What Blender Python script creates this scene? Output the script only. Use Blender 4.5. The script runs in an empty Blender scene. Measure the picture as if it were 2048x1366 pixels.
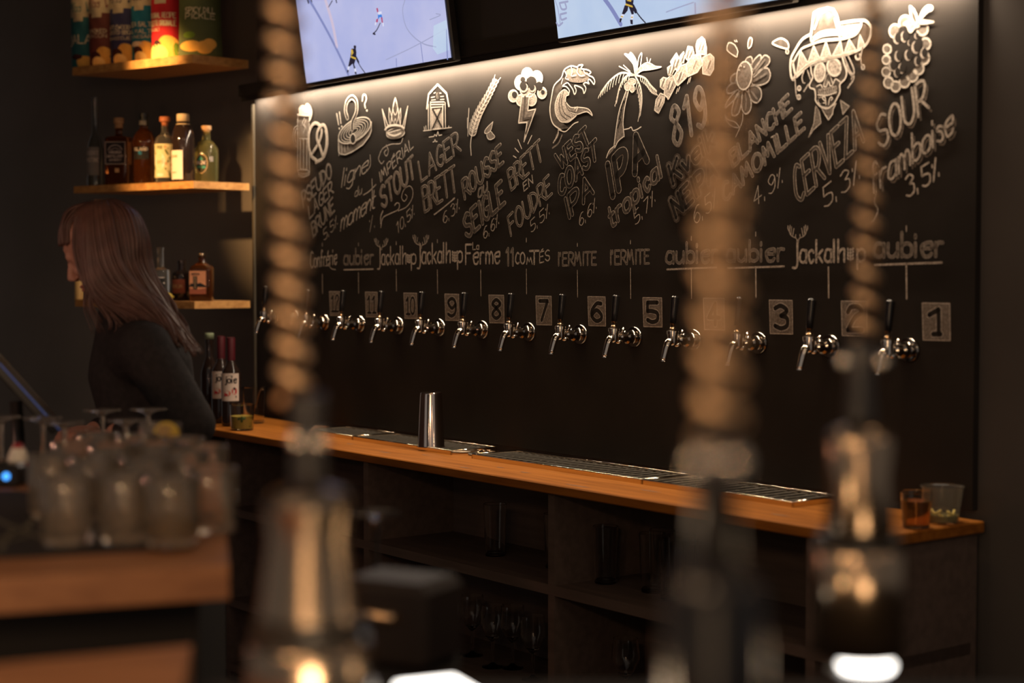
import bpy, math, random
from mathutils import Vector, Matrix
R = math.radians
random.seed(7)
scene = bpy.context.scene
COL = scene.collection

# ------------------------------------------------------------------ camera
FPX = 3300.0                      # focal length in pixels of the 2048 wide frame
EYE = 1.5
HORIZON = 542.0
PITCH = math.atan((683.0 - HORIZON) / FPX)
cam_data = bpy.data.cameras.new('camera')
cam_data.sensor_width = 36.0
cam_data.lens = FPX / 2048.0 * 36.0
cam_data.clip_start = 0.05
cam_data.dof.use_dof = True
cam_data.dof.focus_distance = 4.9
cam_data.dof.aperture_fstop = 1.95
cam = bpy.data.objects.new('camera', cam_data)
COL.objects.link(cam)
cam.location = (0, 0, EYE)
cam.rotation_euler = (R(90) - PITCH, 0, 0)
scene.camera = cam

# ------------------------------------------------------------------ view + world
scene.view_settings.view_transform = 'Standard'
scene.view_settings.look = 'None'
scene.view_settings.gamma = 1.0
scene.view_settings.exposure = 0.0
scene.view_settings.use_curve_mapping = False
scene.cycles.use_denoising = True
scene.cycles.max_bounces = 10
scene.cycles.transparent_max_bounces = 12
scene.cycles.sample_clamp_indirect = 4.0
world = bpy.data.worlds.new('world')
scene.world = world
world.use_nodes = True
world.node_tree.nodes['Background'].inputs[0].default_value = (1.0, 0.90, 0.83, 1)
world.node_tree.nodes['Background'].inputs[1].default_value = 0.18

# ------------------------------------------------------------------ frames of the room
TA = (1024.0 + 1500.0) / FPX      # the tap wall runs away to the left at this slope
AW = math.atan(TA)
RV = Vector((math.sin(AW), -math.cos(AW), 0))     # along the tap wall, to the right
NV = Vector((-math.cos(AW), -math.sin(AW), 0))    # out of the tap wall
WROT = math.atan2(RV.y, RV.x)

def ray(px, py):
    x = (px - 1024.0) / FPX; u = (683.0 - py) / FPX
    return Vector((x, math.cos(PITCH) + u * math.sin(PITCH), -math.sin(PITCH) + u * math.cos(PITCH)))
def at(px, py, Y):
    d = ray(px, py); return Vector((0, 0, EYE)) + d * (Y / d.y)
def on_z(px, py, z):
    d = ray(px, py); return Vector((0, 0, EYE)) + d * ((z - EYE) / d.z)
W0 = at(1286, 625, 4.75); W0.z = 0
def on_wall(px, py, out=0.0):     # -> s along the wall, z
    d = ray(px, py); p0 = W0 + NV * out - Vector((0, 0, EYE))
    t = p0.dot(NV) / d.dot(NV)
    P = Vector((0, 0, EYE)) + d * t
    return (P - W0).dot(RV), P.z
def wl(s, out, z):                # wall frame -> world
    return W0 + RV * s + NV * out + Vector((0, 0, z))

# ------------------------------------------------------------------ light
def lamp(name, kind, loc, energy, color, target=None, **kw):
    d = bpy.data.lights.new(name, kind); d.energy = energy; d.color = color
    for k, v in kw.items(): setattr(d, k, v)
    o = bpy.data.objects.new(name, d); COL.objects.link(o); o.location = loc
    if target is not None:
        o.rotation_euler = (Vector(target) - Vector(loc)).to_track_quat('-Z', 'Y').to_euler()
    return o
BTOP = on_wall(1100, 110)[1]      # top edge of the chalkboard
BS0 = on_wall(511, 400)[0]; BS1 = on_wall(1952, 400)[0]
# LED strip under the valance, shining down the board
led = lamp('led_strip_light', 'AREA', wl((BS0 + BS1) / 2, 0.028, BTOP + 0.016), 36, (1.0, 0.79, 0.57),
           shape='RECTANGLE', size=(BS1 - BS0) - 0.04, size_y=0.010)
led.rotation_euler = (R(8), 0, WROT)
# warm ceiling row over the back counter
a = lamp('counter_ceiling_light', 'AREA', wl(-0.9, 0.42, 2.93), 4.6, (1.0, 0.58, 0.24), shape='RECTANGLE', size=4.2, size_y=0.06, spread=R(70))
a.rotation_euler = (0, 0, WROT)
# spots on the corner shelves
lamp('shelf_spot_light_top', 'SPOT', (-2.75, 5.05, 2.95), 900, (1.0, 0.55, 0.18), at(300, 116, 6.47), spot_size=R(10), spot_blend=1.0, shadow_soft_size=0.03)
lamp('shelf_spot_light_mid', 'SPOT', (-2.6, 4.6, 2.45), 520, (1.0, 0.54, 0.19), at(352, 330, 6.45), spot_size=R(17), spot_blend=1.0, shadow_soft_size=0.03)
# warm point lights added out of view for highlights on chrome and coils
for i, (x, y, z, e, r) in enumerate(((-1.9, 0.6, 2.2, 3, 0.05), (1.9, 1.2, 2.3, 5, 0.05), (-0.2, 2.9, 2.75, 4, 0.04), (1.0, 2.4, 2.75, 5, 0.04), (-0.75, 2.35, 2.75, 3, 0.04))):
    lamp('added_highlight_light', 'POINT', (x, y, z), e, (1.0, 0.66, 0.38), shadow_soft_size=r)

# unseen lights added for the coils, the face and the post bases
lamp('added_glow_light', 'AREA', (-0.45, -1.7, 1.30), 15, (1.0, 0.64, 0.36), (-0.05, 1.3, 1.35), shape='RECTANGLE', size=0.8, size_y=1.5)  # unseen panel added to put broad highlights on coils and fittings
for x, y, z, e in ((-0.62, 0.85, 1.85, 13), (-0.30, 0.28, 1.95, 16), (0.95, 0.6, 1.95, 3)):
    lamp('coil_fill_light', 'POINT', (x, y, z), e, (1.0, 0.62, 0.33), shadow_soft_size=0.06)  # point lights added out of view to brighten the coils
lamp('face_fill_light', 'POINT', (-1.75, 3.10, 1.50), 5.5, (1.0, 0.44, 0.28), shadow_soft_size=0.03)  # unseen light added to brighten the woman's face
for x, y, e in ((-0.14, 1.19, 1.5), (0.345, 1.38, .40)):
    lamp('post_base_fill_light', 'POINT', (x, y, 1.17), e, (1.0, 0.70, 0.42), shadow_soft_size=0.03)  # small unseen lights added to brighten the post bases

# ------------------------------------------------------------------ mesh building
class MB:
    def __init__(s): s.v = []; s.f = []; s.m = []; s.sm = []
    def add(s, vs, fs, m=0, smooth=False):
        b = len(s.v); s.v += [tuple(v) for v in vs]
        for f in fs: s.f.append(tuple(b + i for i in f)); s.m.append(m); s.sm.append(smooth)
        return s
    def box(s, c, d, m=0, rot=None, bev=0.0):
        cx, cy, cz = c; x, y, z = d[0] / 2, d[1] / 2, d[2] / 2
        if bev <= 0:
            vs = [Vector((sx * x, sy * y, sz * z)) for sz in (-1, 1) for sy in (-1, 1) for sx in (-1, 1)]
            fs = [(0, 2, 3, 1), (4, 5, 7, 6), (0, 1, 5, 4), (2, 6, 7, 3), (0, 4, 6, 2), (1, 3, 7, 5)]
        else:
            ring = lambda zz, e: [Vector((px, py, zz)) for px, py in ((-x + e, -y), (x - e, -y), (x, -y + e), (x, y - e), (x - e, y), (-x + e, y), (-x, y - e), (-x, -y + e))]
            ins = lambda zz: [Vector((px, py, zz)) for px, py in ((-x + bev, -y + bev), (x - bev, -y + bev), (x - bev, -y + bev), (x - bev, y - bev), (x - bev, y - bev), (-x + bev, y - bev), (-x + bev, y - bev), (-x + bev, -y + bev))]
            rs = [ins(-z), ring(-z + bev, bev), ring(z - bev, bev), ins(z)]
            vs = [p for r_ in rs for p in r_]; fs = []
            for k in range(3):
                for i in range(8): fs.append((k * 8 + i, k * 8 + (i + 1) % 8, k * 8 + 8 + (i + 1) % 8, k * 8 + 8 + i))
            fs += [tuple(range(7, -1, -1)), tuple(range(24, 32))]
        M = rot or Matrix.Identity(3)
        return s.add([M @ v + Vector(c) for v in vs], fs, m)
    def lathe(s, prof, n=24, o=(0, 0, 0), M=None, m=0, smooth=True, cap0=False, cap1=False, sx=1.0, sy=1.0, ms=None):
        M = M or Matrix.Identity(3); o = Vector(o); vs = []; q = [prof[0]]; skip = set()
        for i in range(1, len(prof)):          # hard edges: split the ring where the profile turns sharply
            if 1 <= i < len(prof) - 1 and smooth:
                a = Vector((prof[i][0] - prof[i - 1][0], prof[i][1] - prof[i - 1][1])); b_ = Vector((prof[i + 1][0] - prof[i][0], prof[i + 1][1] - prof[i][1]))
                if a.length > 1e-9 and b_.length > 1e-9 and a.angle(b_) > R(38): skip.add(len(q)); q.append(prof[i])
            q.append(prof[i])
        prof = q
        for r, z in prof:
            for i in range(n):
                t = 2 * math.pi * i / n
                vs.append(M @ Vector((r * sx * math.cos(t), r * sy * math.sin(t), z)) + o)
        b = len(s.v); s.v += [tuple(v) for v in vs]
        for k in range(len(prof) - 1):
            if k in skip: continue
            for i in range(n):
                j = (i + 1) % n
                s.f.append((b + k * n + i, b + k * n + j, b + k * n + n + j, b + k * n + n + i)); s.m.append(ms[k] if ms else m); s.sm.append(smooth)
        if cap0: s.f.append(tuple(b + i for i in range(n - 1, -1, -1))); s.m.append(m); s.sm.append(False)
        if cap1: s.f.append(tuple(b + (len(prof) - 1) * n + i for i in range(n))); s.m.append(m); s.sm.append(False)
        return s
    def tube(s, pts, r, n=8, m=0, smooth=True, caps=True, flat=1.0):
        pts = [Vector(p) for p in pts]; N = len(pts)
        rr = r if isinstance(r, (list, tuple)) else [r] * N
        up = None; vs = []
        for i, p in enumerate(pts):
            t = (pts[min(i + 1, N - 1)] - pts[max(i - 1, 0)])
            if t.length < 1e-9: t = Vector((0, 0, 1))
            t.normalize()
            if up is None:
                up = Vector((0, 0, 1)) if abs(t.z) < 0.9 else Vector((1, 0, 0))
            a = t.cross(up)
            if a.length < 1e-6: a = t.orthogonal()
            a.normalize(); up = a.cross(t).normalized()
            for k in range(n):
                th = 2 * math.pi * k / n
                vs.append(p + (a * math.cos(th) + up * math.sin(th) * flat) * rr[i])
        fs = [(i * n + k, i * n + (k + 1) % n, i * n + n + (k + 1) % n, i * n + n + k) for i in range(N - 1) for k in range(n)]
        b = len(s.v); s.add(vs, fs, m, smooth)
        if caps:
            s.f.append(tuple(b + k for k in range(n - 1, -1, -1))); s.m.append(m); s.sm.append(False)
            s.f.append(tuple(b + (N - 1) * n + k for k in range(n))); s.m.append(m); s.sm.append(False)
        return s
    def ball(s, c, r, n=12, m=0, M=None):
        rx, ry, rz = r if isinstance(r, (tuple, list)) else (r, r, r)
        k = max(6, n // 2 + 2); M = M or Matrix.Identity(3); c = Vector(c)
        vs = [M @ Vector((0, 0, -rz)) + c]
        for i in range(1, k):
            ph = -math.pi / 2 + math.pi * i / k
            for j in range(n):
                th = 2 * math.pi * j / n
                vs.append(M @ Vector((rx * math.cos(ph) * math.cos(th), ry * math.cos(ph) * math.sin(th), rz * math.sin(ph))) + c)
        vs.append(M @ Vector((0, 0, rz)) + c); fs = []
        for j in range(n): fs.append((0, 1 + (j + 1) % n, 1 + j))
        for i in range(k - 2):
            for j in range(n):
                a = 1 + i * n + j; b = 1 + i * n + (j + 1) % n
                fs.append((a, b, b + n, a + n))
        L = len(vs) - 1; q = 1 + (k - 2) * n
        for j in range(n): fs.append((q + j, q + (j + 1) % n, L))
        return s.add(vs, fs, m, True)
    def prism(s, poly, z0, z1, m=0):
        n = len(poly)
        vs = [(p[0], p[1], z0) for p in poly] + [(p[0], p[1], z1) for p in poly]
        fs = [tuple(range(n - 1, -1, -1)), tuple(range(n, 2 * n))] + [(i, (i + 1) % n, n + (i + 1) % n, n + i) for i in range(n)]
        return s.add(vs, fs, m)
    # flat strokes: 2d polyline -> ribbon through a mapping f(x, y, lift) -> 3d
    def stroke(s, pts, w, f, m=0, lift=0.0, closed=False):
        P = [Vector((p[0], p[1])) for p in pts]
        Q = [P[0]]
        for p in P[1:]:
            if (p - Q[-1]).length > 1e-7: Q.append(p)
        P = Q
        if len(P) < 2: return s
        h = w / 2
        def disc(c):
            vs = [f(c.x + h * math.cos(R(45) * k), c.y + h * math.sin(R(45) * k), lift) for k in range(8)]
            s.add(vs, [tuple(range(8))], m)
        N = len(P)
        for i in range(N - 1):
            d = (P[i + 1] - P[i]).normalized(); nrm = Vector((-d.y, d.x)) * h
            def off(k):
                if 0 < k < N - 1:
                    d0 = (P[k] - P[k - 1]).normalized(); d1 = (P[k + 1] - P[k]).normalized()
                    if d0.dot(d1) > 0.75:
                        q = d0 + d1; q.normalize()
                        n2 = Vector((-q.y, q.x)); return n2 * (h / max(0.6, n2.dot(Vector((-d.y, d.x))))) 
                return nrm
            a, b = off(i), off(i + 1)
            s.add([f(*(P[i] + a), lift), f(*(P[i] - a), lift), f(*(P[i + 1] - b), lift), f(*(P[i + 1] + b), lift)], [(0, 1, 2, 3)], m)
            if i > 0:
                d0 = (P[i] - P[i - 1]).normalized()
                if d0.dot(d) <= 0.75: disc(P[i])
        disc(P[0]); disc(P[-1])
        return s
    def build(s, name, mats, parent=None, loc=(0, 0, 0), rot=(0, 0, 0)):
        me = bpy.data.meshes.new(name)
        me.from_pydata(s.v, [], s.f)
        mats = mats if isinstance(mats, (list, tuple)) else [mats]
        for mt in mats: me.materials.append(mt)
        me.polygons.foreach_set('material_index', s.m)
        me.polygons.foreach_set('use_smooth', s.sm)
        me.update()
        o = bpy.data.objects.new(name, me); COL.objects.link(o)
        o.location = loc; o.rotation_euler = rot
        if parent is not None: o.parent = parent
        return o

def tag(o, label=None, cat=None, group=None, kind=None):
    if label: o['label'] = label
    if cat: o['category'] = cat
    if group: o['group'] = group
    if kind: o['kind'] = kind
    return o
def thing(name, label, cat, loc=(0, 0, 0), rz=0.0, group=None):
    o = bpy.data.objects.new(name, None); COL.objects.link(o)
    o.empty_display_size = 0.05
    o.location = loc; o.rotation_euler = (0, 0, rz)
    return tag(o, label, cat, group)
def dup(root, loc, rz=0.0, label=None, group=None):
    r = root.copy(); COL.objects.link(r); r.location = loc; r.rotation_euler = (0, 0, rz)
    if label: r['label'] = label
    if group: r['group'] = group
    for ch in list(root.children):
        c = ch.copy(); COL.objects.link(c); c.parent = r
        for g in list(ch.children):
            d = g.copy(); COL.objects.link(d); d.parent = c
    return r
def smooth_pts(pts, sub=6):
    P = [Vector(p) for p in pts]; closed = (P[0] - P[-1]).length < 1e-9
    n = len(P); out = []
    if n < 3: return P
    for i in range(n - 1):
        p1, p2 = P[i], P[i + 1]
        p0 = P[i - 1] if i > 0 else (P[-2] if closed else p1 * 2 - p2)
        p3 = P[i + 2] if i + 2 < n else (P[1] if closed else p2 * 2 - p1)
        for k in range(sub):
            t = k / sub
            out.append(0.5 * (2 * p1 + (p2 - p0) * t + (2 * p0 - 5 * p1 + 4 * p2 - p3) * t * t + (3 * p1 - p0 - 3 * p2 + p3) * t ** 3))
    out.append(P[-1]); return out

# ------------------------------------------------------------------ materials
def mat(name, col, rough=0.5, metal=0.0, spec=0.5, noise=0.0, nscale=8.0, col2=None, stretch=(1, 1, 1), bump=0.0, trans=0.0, ior=1.45, emit=None, estr=0.0, coat=0.0, thresh=None, rot=0.0):
    m = bpy.data.materials.new(name); m.use_nodes = True
    nt = m.node_tree; b = nt.nodes['Principled BSDF']
    b.inputs['Base Color'].default_value = (*col, 1); b.inputs['Roughness'].default_value = rough
    b.inputs['Metallic'].default_value = metal; b.inputs['Specular IOR Level'].default_value = spec
    b.inputs['Transmission Weight'].default_value = trans; b.inputs['IOR'].default_value = ior
    b.inputs['Coat Weight'].default_value = coat
    if emit: b.inputs['Emission Color'].default_value = (*emit, 1); b.inputs['Emission Strength'].default_value = estr
    tc = nt.nodes.new('ShaderNodeTexCoord'); mp = nt.nodes.new('ShaderNodeMapping')
    mp.inputs['Scale'].default_value = stretch; mp.inputs['Rotation'].default_value = (0, 0, rot)
    nt.links.new(tc.outputs['Object'], mp.inputs['Vector'])
    nz = nt.nodes.new('ShaderNodeTexNoise'); nz.inputs['Scale'].default_value = nscale; nz.inputs['Detail'].default_value = 4
    nt.links.new(mp.outputs['Vector'], nz.inputs['Vector'])
    if col2:
        rp = nt.nodes.new('ShaderNodeValToRGB')
        lo, hi = thresh or (0.35, 0.65)
        rp.color_ramp.elements[0].position = lo; rp.color_ramp.elements[1].position = hi
        rp.color_ramp.elements[0].color = (*col, 1); rp.color_ramp.elements[1].color = (*col2, 1)
        nt.links.new(nz.outputs['Fac'], rp.inputs['Fac']); nt.links.new(rp.outputs['Color'], b.inputs['Base Color'])
    elif noise > 0:
        mx = nt.nodes.new('ShaderNodeMapRange'); mx.inputs['To Min'].default_value = max(0.02, rough - noise); mx.inputs['To Max'].default_value = min(1, rough + noise)
        nt.links.new(nz.outputs['Fac'], mx.inputs['Value']); nt.links.new(mx.outputs['Result'], b.inputs['Roughness'])
    if bump > 0:
        bp = nt.nodes.new('ShaderNodeBump'); bp.inputs['Strength'].default_value = bump; bp.inputs['Distance'].default_value = 0.01
        nt.links.new(nz.outputs['Fac'], bp.inputs['Height']); nt.links.new(bp.outputs['Normal'], b.inputs['Normal'])
    return m
M = {}
M['board'] = mat('chalkboard_black', (0.026, 0.0225, 0.0205), 0.55, spec=0.05, col2=(0.034, 0.029, 0.026), nscale=3.0)
M['chalk'] = mat('chalk_white', (0.80, 0.72, 0.63), 0.95, spec=0.1, col2=(0.36, 0.32, 0.28), nscale=420.0, thresh=(0.50, 0.72))
M['chalk_mid'] = mat('chalk_rubbed', (0.62, 0.54, 0.47), 0.95, spec=0.1, col2=(0.30, 0.26, 0.225), nscale=240.0)
M['chalk_dim'] = mat('chalk_thin', (0.26, 0.22, 0.19), 0.95, spec=0.1, col2=(0.14, 0.118, 0.10), nscale=160.0)
M['chalk_faint'] = mat('chalk_smudge', (0.12, 0.10, 0.086), 0.95, spec=0.1, col2=(0.065, 0.054, 0.046), nscale=40.0)
M['wall'] = mat('wall_black_paint', (0.085, 0.075, 0.07), 0.85, spec=0.1, col2=(0.07, 0.062, 0.058), nscale=2.0)
M['wall_side'] = mat('wall_side_paint', (0.17, 0.15, 0.14), 0.85, spec=0.15, col2=(0.145, 0.13, 0.12), nscale=2.0)
M['wall_brown'] = mat('wall_brown_paint', (0.24, 0.18, 0.16), 0.85, spec=0.15, col2=(0.13, 0.098, 0.085), nscale=2.0)
M['floor'] = mat('floor_dark_tile', (0.05, 0.04, 0.035), 0.5, col2=(0.035, 0.03, 0.026), nscale=6.0)
M['black'] = mat('black_plastic', (0.018, 0.016, 0.015), 0.35, spec=0.5, noise=0.08)
M['black_matte'] = mat('black_rubber', (0.022, 0.019, 0.018), 0.85, spec=0.2, noise=0.1)
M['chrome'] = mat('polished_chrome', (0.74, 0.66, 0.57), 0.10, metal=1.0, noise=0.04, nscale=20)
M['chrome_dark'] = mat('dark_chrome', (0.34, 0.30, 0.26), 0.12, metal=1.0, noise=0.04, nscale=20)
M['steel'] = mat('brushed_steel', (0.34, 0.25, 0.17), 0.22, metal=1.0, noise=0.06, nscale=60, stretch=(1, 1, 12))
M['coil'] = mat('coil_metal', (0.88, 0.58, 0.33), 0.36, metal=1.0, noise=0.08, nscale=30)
M['trim'] = mat('aluminium_trim', (0.07, 0.06, 0.045), 0.6, spec=.2, noise=0.1)
M['counter_wood'] = mat('counter_wood', (0.23, 0.078, 0.010), 0.6, spec=.15, col2=(0.34, 0.122, 0.018), nscale=3.0, stretch=(1.2, 14, 14), bump=0.05)
M['shelf_wood'] = mat('shelf_wood', (0.40, 0.19, 0.06), 0.5, col2=(0.60, 0.32, 0.11), nscale=3.0, stretch=(2, 16, 16), bump=0.05)
M['bar_wood'] = mat('bar_wood', (0.27, 0.11, 0.045), 0.45, col2=(0.37, 0.16, 0.066), nscale=4.0, stretch=(1.0, 12, 12), bump=0.04)
M['knot'] = mat('wood_knot', (0.16, 0.07, 0.03), 0.6, col2=(0.24, 0.11, 0.04), nscale=60)
M['cabinet'] = mat('cabinet_dark_wood', (0.13, 0.092, 0.076), 0.75, spec=0.15, col2=(0.10, 0.072, 0.06), nscale=4, stretch=(1, 10, 10))
M['glass'] = mat('clear_glass', (0.97, 0.94, 0.90), 0.02, trans=1.0, ior=1.45, noise=0.015)
M['haze_glass'] = mat('washed_glass', (0.96, 0.84, 0.70), 0.07, trans=0.93, ior=1.45, noise=0.04)
M['led'] = mat('led_diffuser', (0.9, 0.85, 0.75), 0.5, emit=(1.0, 0.82, 0.6), estr=14.0, noise=0.05)
M['glow'] = mat('lit_diffuser', (0.9, 0.9, 0.85), 0.5, emit=(1.0, 0.95, 0.88), estr=5.0, noise=0.05)
# ------------------------------------------------------------------ room shell
def struct(name, mb, m, loc=(0, 0, 0), rot=(0, 0, 0)):
    o = mb.build(name, m, None, loc, rot); o['kind'] = 'structure'; return o
struct('floor', MB().box((0, 3.2, -0.05), (9.0, 10.6, 0.1)), M['floor'])
struct('ceiling', MB().box((0, 5.2, 3.05), (9.0, 6.6, 0.1)), M['wall'])
struct('wall_back', MB().box(((-0.02 + BS0 + 2.9) / 2, 0.085, 1.5), (2.92 - BS0, 0.13, 3.0)), M['wall'], (W0.x, W0.y, 0), (0, 0, WROT))
# the corner shelf's wall leaves the tap wall at its left end
SHELF_B = at(290, 160, 6.89); SHELF_R = at(500, 137, 6.47)
WL_A = wl(BS0 - 0.03, -0.02, 0)
LDIR = Vector((-0.785, 0.62, 0)).normalized()
LROT = math.atan2(LDIR.y, LDIR.x)
struct('wall_left', MB().box((1.6, -0.36, 1.5), (3.6, 0.1, 3.0)), M['wall_side'], (WL_A.x, WL_A.y, 0), (0, 0, LROT))
# short return wall that closes the shelf recess beside the board
struct('wall_far_left', MB().box((0, 0, 1.5), (0.1, 4.2, 3.0)), M['wall_brown'], (-3.1, 5.9, 0), (0, 0, R(12)))

# ------------------------------------------------------------------ chalkboard
board = thing('chalkboard', 'long black chalkboard covered in chalk beer drawings and lettering above the row of taps', 'chalkboard', (W0.x, W0.y, 0), WROT)
BZ0 = 0.94
MB().box(((BS0 + BS1) / 2, 0.01, (BTOP + .02 + BZ0) / 2), (BS1 - BS0, 0.02, BTOP + .02 - BZ0)).build('panel', M['board'], board)
tr = MB().box((BS0 - 0.010, 0.006, (BTOP + BZ0) / 2), (0.018, 0.026, BTOP - BZ0), bev=0.003).build('edge_trim', M['trim'], board)
tag(tr, 'thin aluminium strip along the left edge')

def chalkmap(x, y, lift):           # wall metres -> board local, lifted off the panel
    return (x, -0.0006 - lift * 0.0005, y)
CH = [M['chalk'], M['chalk_mid'], M['chalk_dim'], M['chalk_faint'], M['board']]
PXM = 0.00144                        # metres per pixel at the middle of the board
def frame(ox, oy, sc): return lambda p: (ox + p[0] / sc, oy + p[1] / sc)
ZA = frame(500, 180, 4.553); ZB = frame(800, 130, 3.794); ZC = frame(1080, 80, 3.416); Z7 = frame(1400, 0, 3.16)
Z8 = frame(500, 180, 3.596); Z5 = frame(500, 440, 4.096); Z6 = frame(980, 440, 4.096); ZT = frame(1300, 440, 3.303)
ZS = frame(1560, 0, 5.689); ZF = frame(1340, 40, 5.2545); PX = frame(0, 0, 1)
def wpt(fr, p): return on_wall(*fr(p))
def pts_of(s):
    q = [float(v) for v in s.replace(',', ' ').split()]
    return [(q[i], q[i + 1]) for i in range(0, len(q), 2)]
class Art:
    def __init__(s, fr): s.fr = fr; s.mb = MB()
    def path(s, d, smooth=True, sub=5):
        P = pts_of(d) if isinstance(d, str) else d
        if smooth: P = [(v[0], v[1]) for v in smooth_pts([(a, b, 0) for a, b in P], sub)]
        return [wpt(s.fr, p) for p in P]
    def line(s, d, w=2.2, m=0, smooth=True, lift=4):   # w in pixels at the middle of the board
        s.mb.stroke(s.path(d, smooth), w * PXM, chalkmap, m, lift); return s
    def lines(s, ds, w=2.2, m=0, smooth=True, lift=4):
        for d in ds.split(';'): s.line(d, w, m, smooth, lift)
        return s
    def tube(s, d, w, edge=2.0, m=0, inner=1, smooth=True, lift=2):
        P = s.path(d, smooth)
        s.mb.stroke(P, w * PXM, chalkmap, m, lift); s.mb.stroke(P, (w - 2 * edge) * PXM, chalkmap, inner, lift + 1); return s
    def fill(s, d, m=1, smooth=True, lift=1):
        P = s.path(d, smooth, 4)
        if (Vector(P[0]) - Vector(P[-1])).length < 1e-9: P = P[:-1]
        s.mb.add([chalkmap(p[0], p[1], lift) for p in P], [tuple(range(len(P)))], m); return s
    def shape(s, d, m=1, w=2.2, em=0, smooth=True, lift=1):
        P = pts_of(d) if isinstance(d, str) else d
        if P[0] != P[-1]: P = P + [P[0]]
        s.fill(P, m, smooth, lift); s.line(P, w, em, smooth, lift + 0.5); return s
    def ell(s, cx, cy, rx, ry, w=2.0, m=None, em=0, rot=0, lift=1, a0=0, a1=360):
        n = 26; P = []
        for k in range(n + 1):
            t = R(a0 + (a1 - a0) * k / n); x = rx * math.cos(t); y = ry * math.sin(t)
            P.append((cx + x * math.cos(R(rot)) - y * math.sin(R(rot)), cy + x * math.sin(R(rot)) + y * math.cos(R(rot))))
        if m is not None: s.fill(P, m, False, lift)
        if w: s.line(P, w, em, False, lift + 0.5)
        return s
    def done(s, name, label=None):
        o = s.mb.build(name, CH, board)
        if label: tag(o, label)
        return o

# ---- chalk stroke alphabet: "width|stroke;stroke", ~ smooth, digits on a grid, a b c below the line, A B above
FONT = {
 'A': '6|00 39 60;13 53', 'B': '5|00 09;~09 39 58 56 35 05;~05 45 54 51 40 00', 'C': '5|~58 39 17 03 11 30 51',
 'D': '5|00 09;~09 38 56 53 21 00', 'E': '5|59 09 00 50;05 45', 'F': '5|59 09 00;05 45', 'G': '5|~58 39 17 03 11 30 51;51 54 34',
 'H': '5|00 09;50 59;05 55', 'I': '1|10 19', 'K': '5|00 09;59 04;25 50', 'L': '5|09 00 50', 'M': '7|00 19 33 59 70', 'N': '5|00 09 50 59',
 'O': '6|~30 11 03 06 18 39 58 66 63 51 30', 'P': '5|00 09;~09 39 58 56 34 04', 'R': '5|00 09;~09 39 58 56 34 04;24 60',
 'S': '5|~58 39 18 07 15 44 53 51 30 11 02', 'T': '6|09 69;39 30', 'U': '6|~09 03 11 30 51 63 69', 'V': '6|09 30 69', 'W': '8|09 20 46 60 89',
 'Z': '5|09 59 00 50', 'J': '3|~39 35 30 2b 0b', 'É': '5|59 09 00 50;05 45;2A 4B', 'Q': '6|~30 11 03 06 18 39 58 66 63 51 30;42 60', 'X': '5|00 59;09 50', 'Y': '6|09 34 69;34 30',
 'a': '4|~44 35 15 03 01 20 41;45 40', 'b': '4|09 00;~04 25 44 41 20 01', 'c': '3|~34 25 04 02 10 20 31', 'd': '4|~44 35 15 03 01 20 41;49 40',
 'e': '4|03 43;~43 45 25 04 02 10 30 41', 'f': '3|~38 29 18 16 10;05 35', 'g': '4|~44 35 15 03 01 20 41;~45 41 4b 2c 0b', 'h': '4|09 00;~03 25 45 43 40',
 'i': '1|05 00;07 08', 'j': '2|~25 20 2b 0b;27 28', 'k': '4|09 00;45 02;13 40', 'l': '1|09 00', 'm': '6|05 00;~03 15 25 33 30;~33 45 55 63 60',
 'n': '4|05 00;~03 25 35 43 40', 'o': '4|~20 01 04 25 44 41 20', 'p': '4|05 0c;~04 25 44 41 20 01', 'r': '3|05 00;~03 15 35',
 's': '3|~34 15 04 23 31 20 01', 't': '3|~18 11 20 30;05 35', 'u': '4|~05 01 20 42;45 40', 'v': '4|05 20 45', 'é': '4|03 43;~43 45 25 04 02 10 30 41;26 38',
 '0': '4|~20 02 07 29 47 42 20', '1': '3|07 29 20', '2': '4|~07 19 39 47 25 00;00 40', '3': '4|~08 29 47 25;~25 44 41 20 01',
 '4': '5|30 39 03 53', '5': '4|49 09 05;~05 25 44 41 20 01', '6': '4|~48 28 05 02 20 41 43 25 03', '7': '4|09 49 10',
 '8': '4|~25 07 29 47 25 02 20 42 25', '9': '4|~46 24 07 29 47 42 20 01', ',': '1|01 0a', '%': '3|00 29;06 07;32 31', "'": '1|09 07', ' ': '2|', '-': '3|04 34', '.': '1|00 01', '&': '5|50 17 29 37 02 20 53',
}
def gnum(c): return {'a': -1, 'b': -2, 'c': -3, 'A': 10, 'B': 11}.get(c) if c in 'abcAB' else int(c)
def layout(txt, gap=1.8):
    out = []; x = 0.0
    for ch in txt:
        w, body = FONT[ch].split('|'); w = float(w)
        for st in body.split(';'):
            if not st: continue
            sm = st[0] == '~'; pts = [(x + gnum(t[0]), gnum(t[1])) for t in st.lstrip('~').split()]
            if sm: pts = [(v[0], v[1]) for v in smooth_pts([(a, b, 0) for a, b in pts], 5)]
            out.append(pts)
        x += w + gap
    return out, x - gap
def text_strokes(txt, p0, p1, up, gap=1.8):
    st, W = layout(txt, gap)
    return [[(p0[0] + (p1[0] - p0[0]) * x / W + up[0] * y / 9, p0[1] + (p1[1] - p0[1]) * x / W + up[1] * y / 9) for x, y in s] for s in st]
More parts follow.
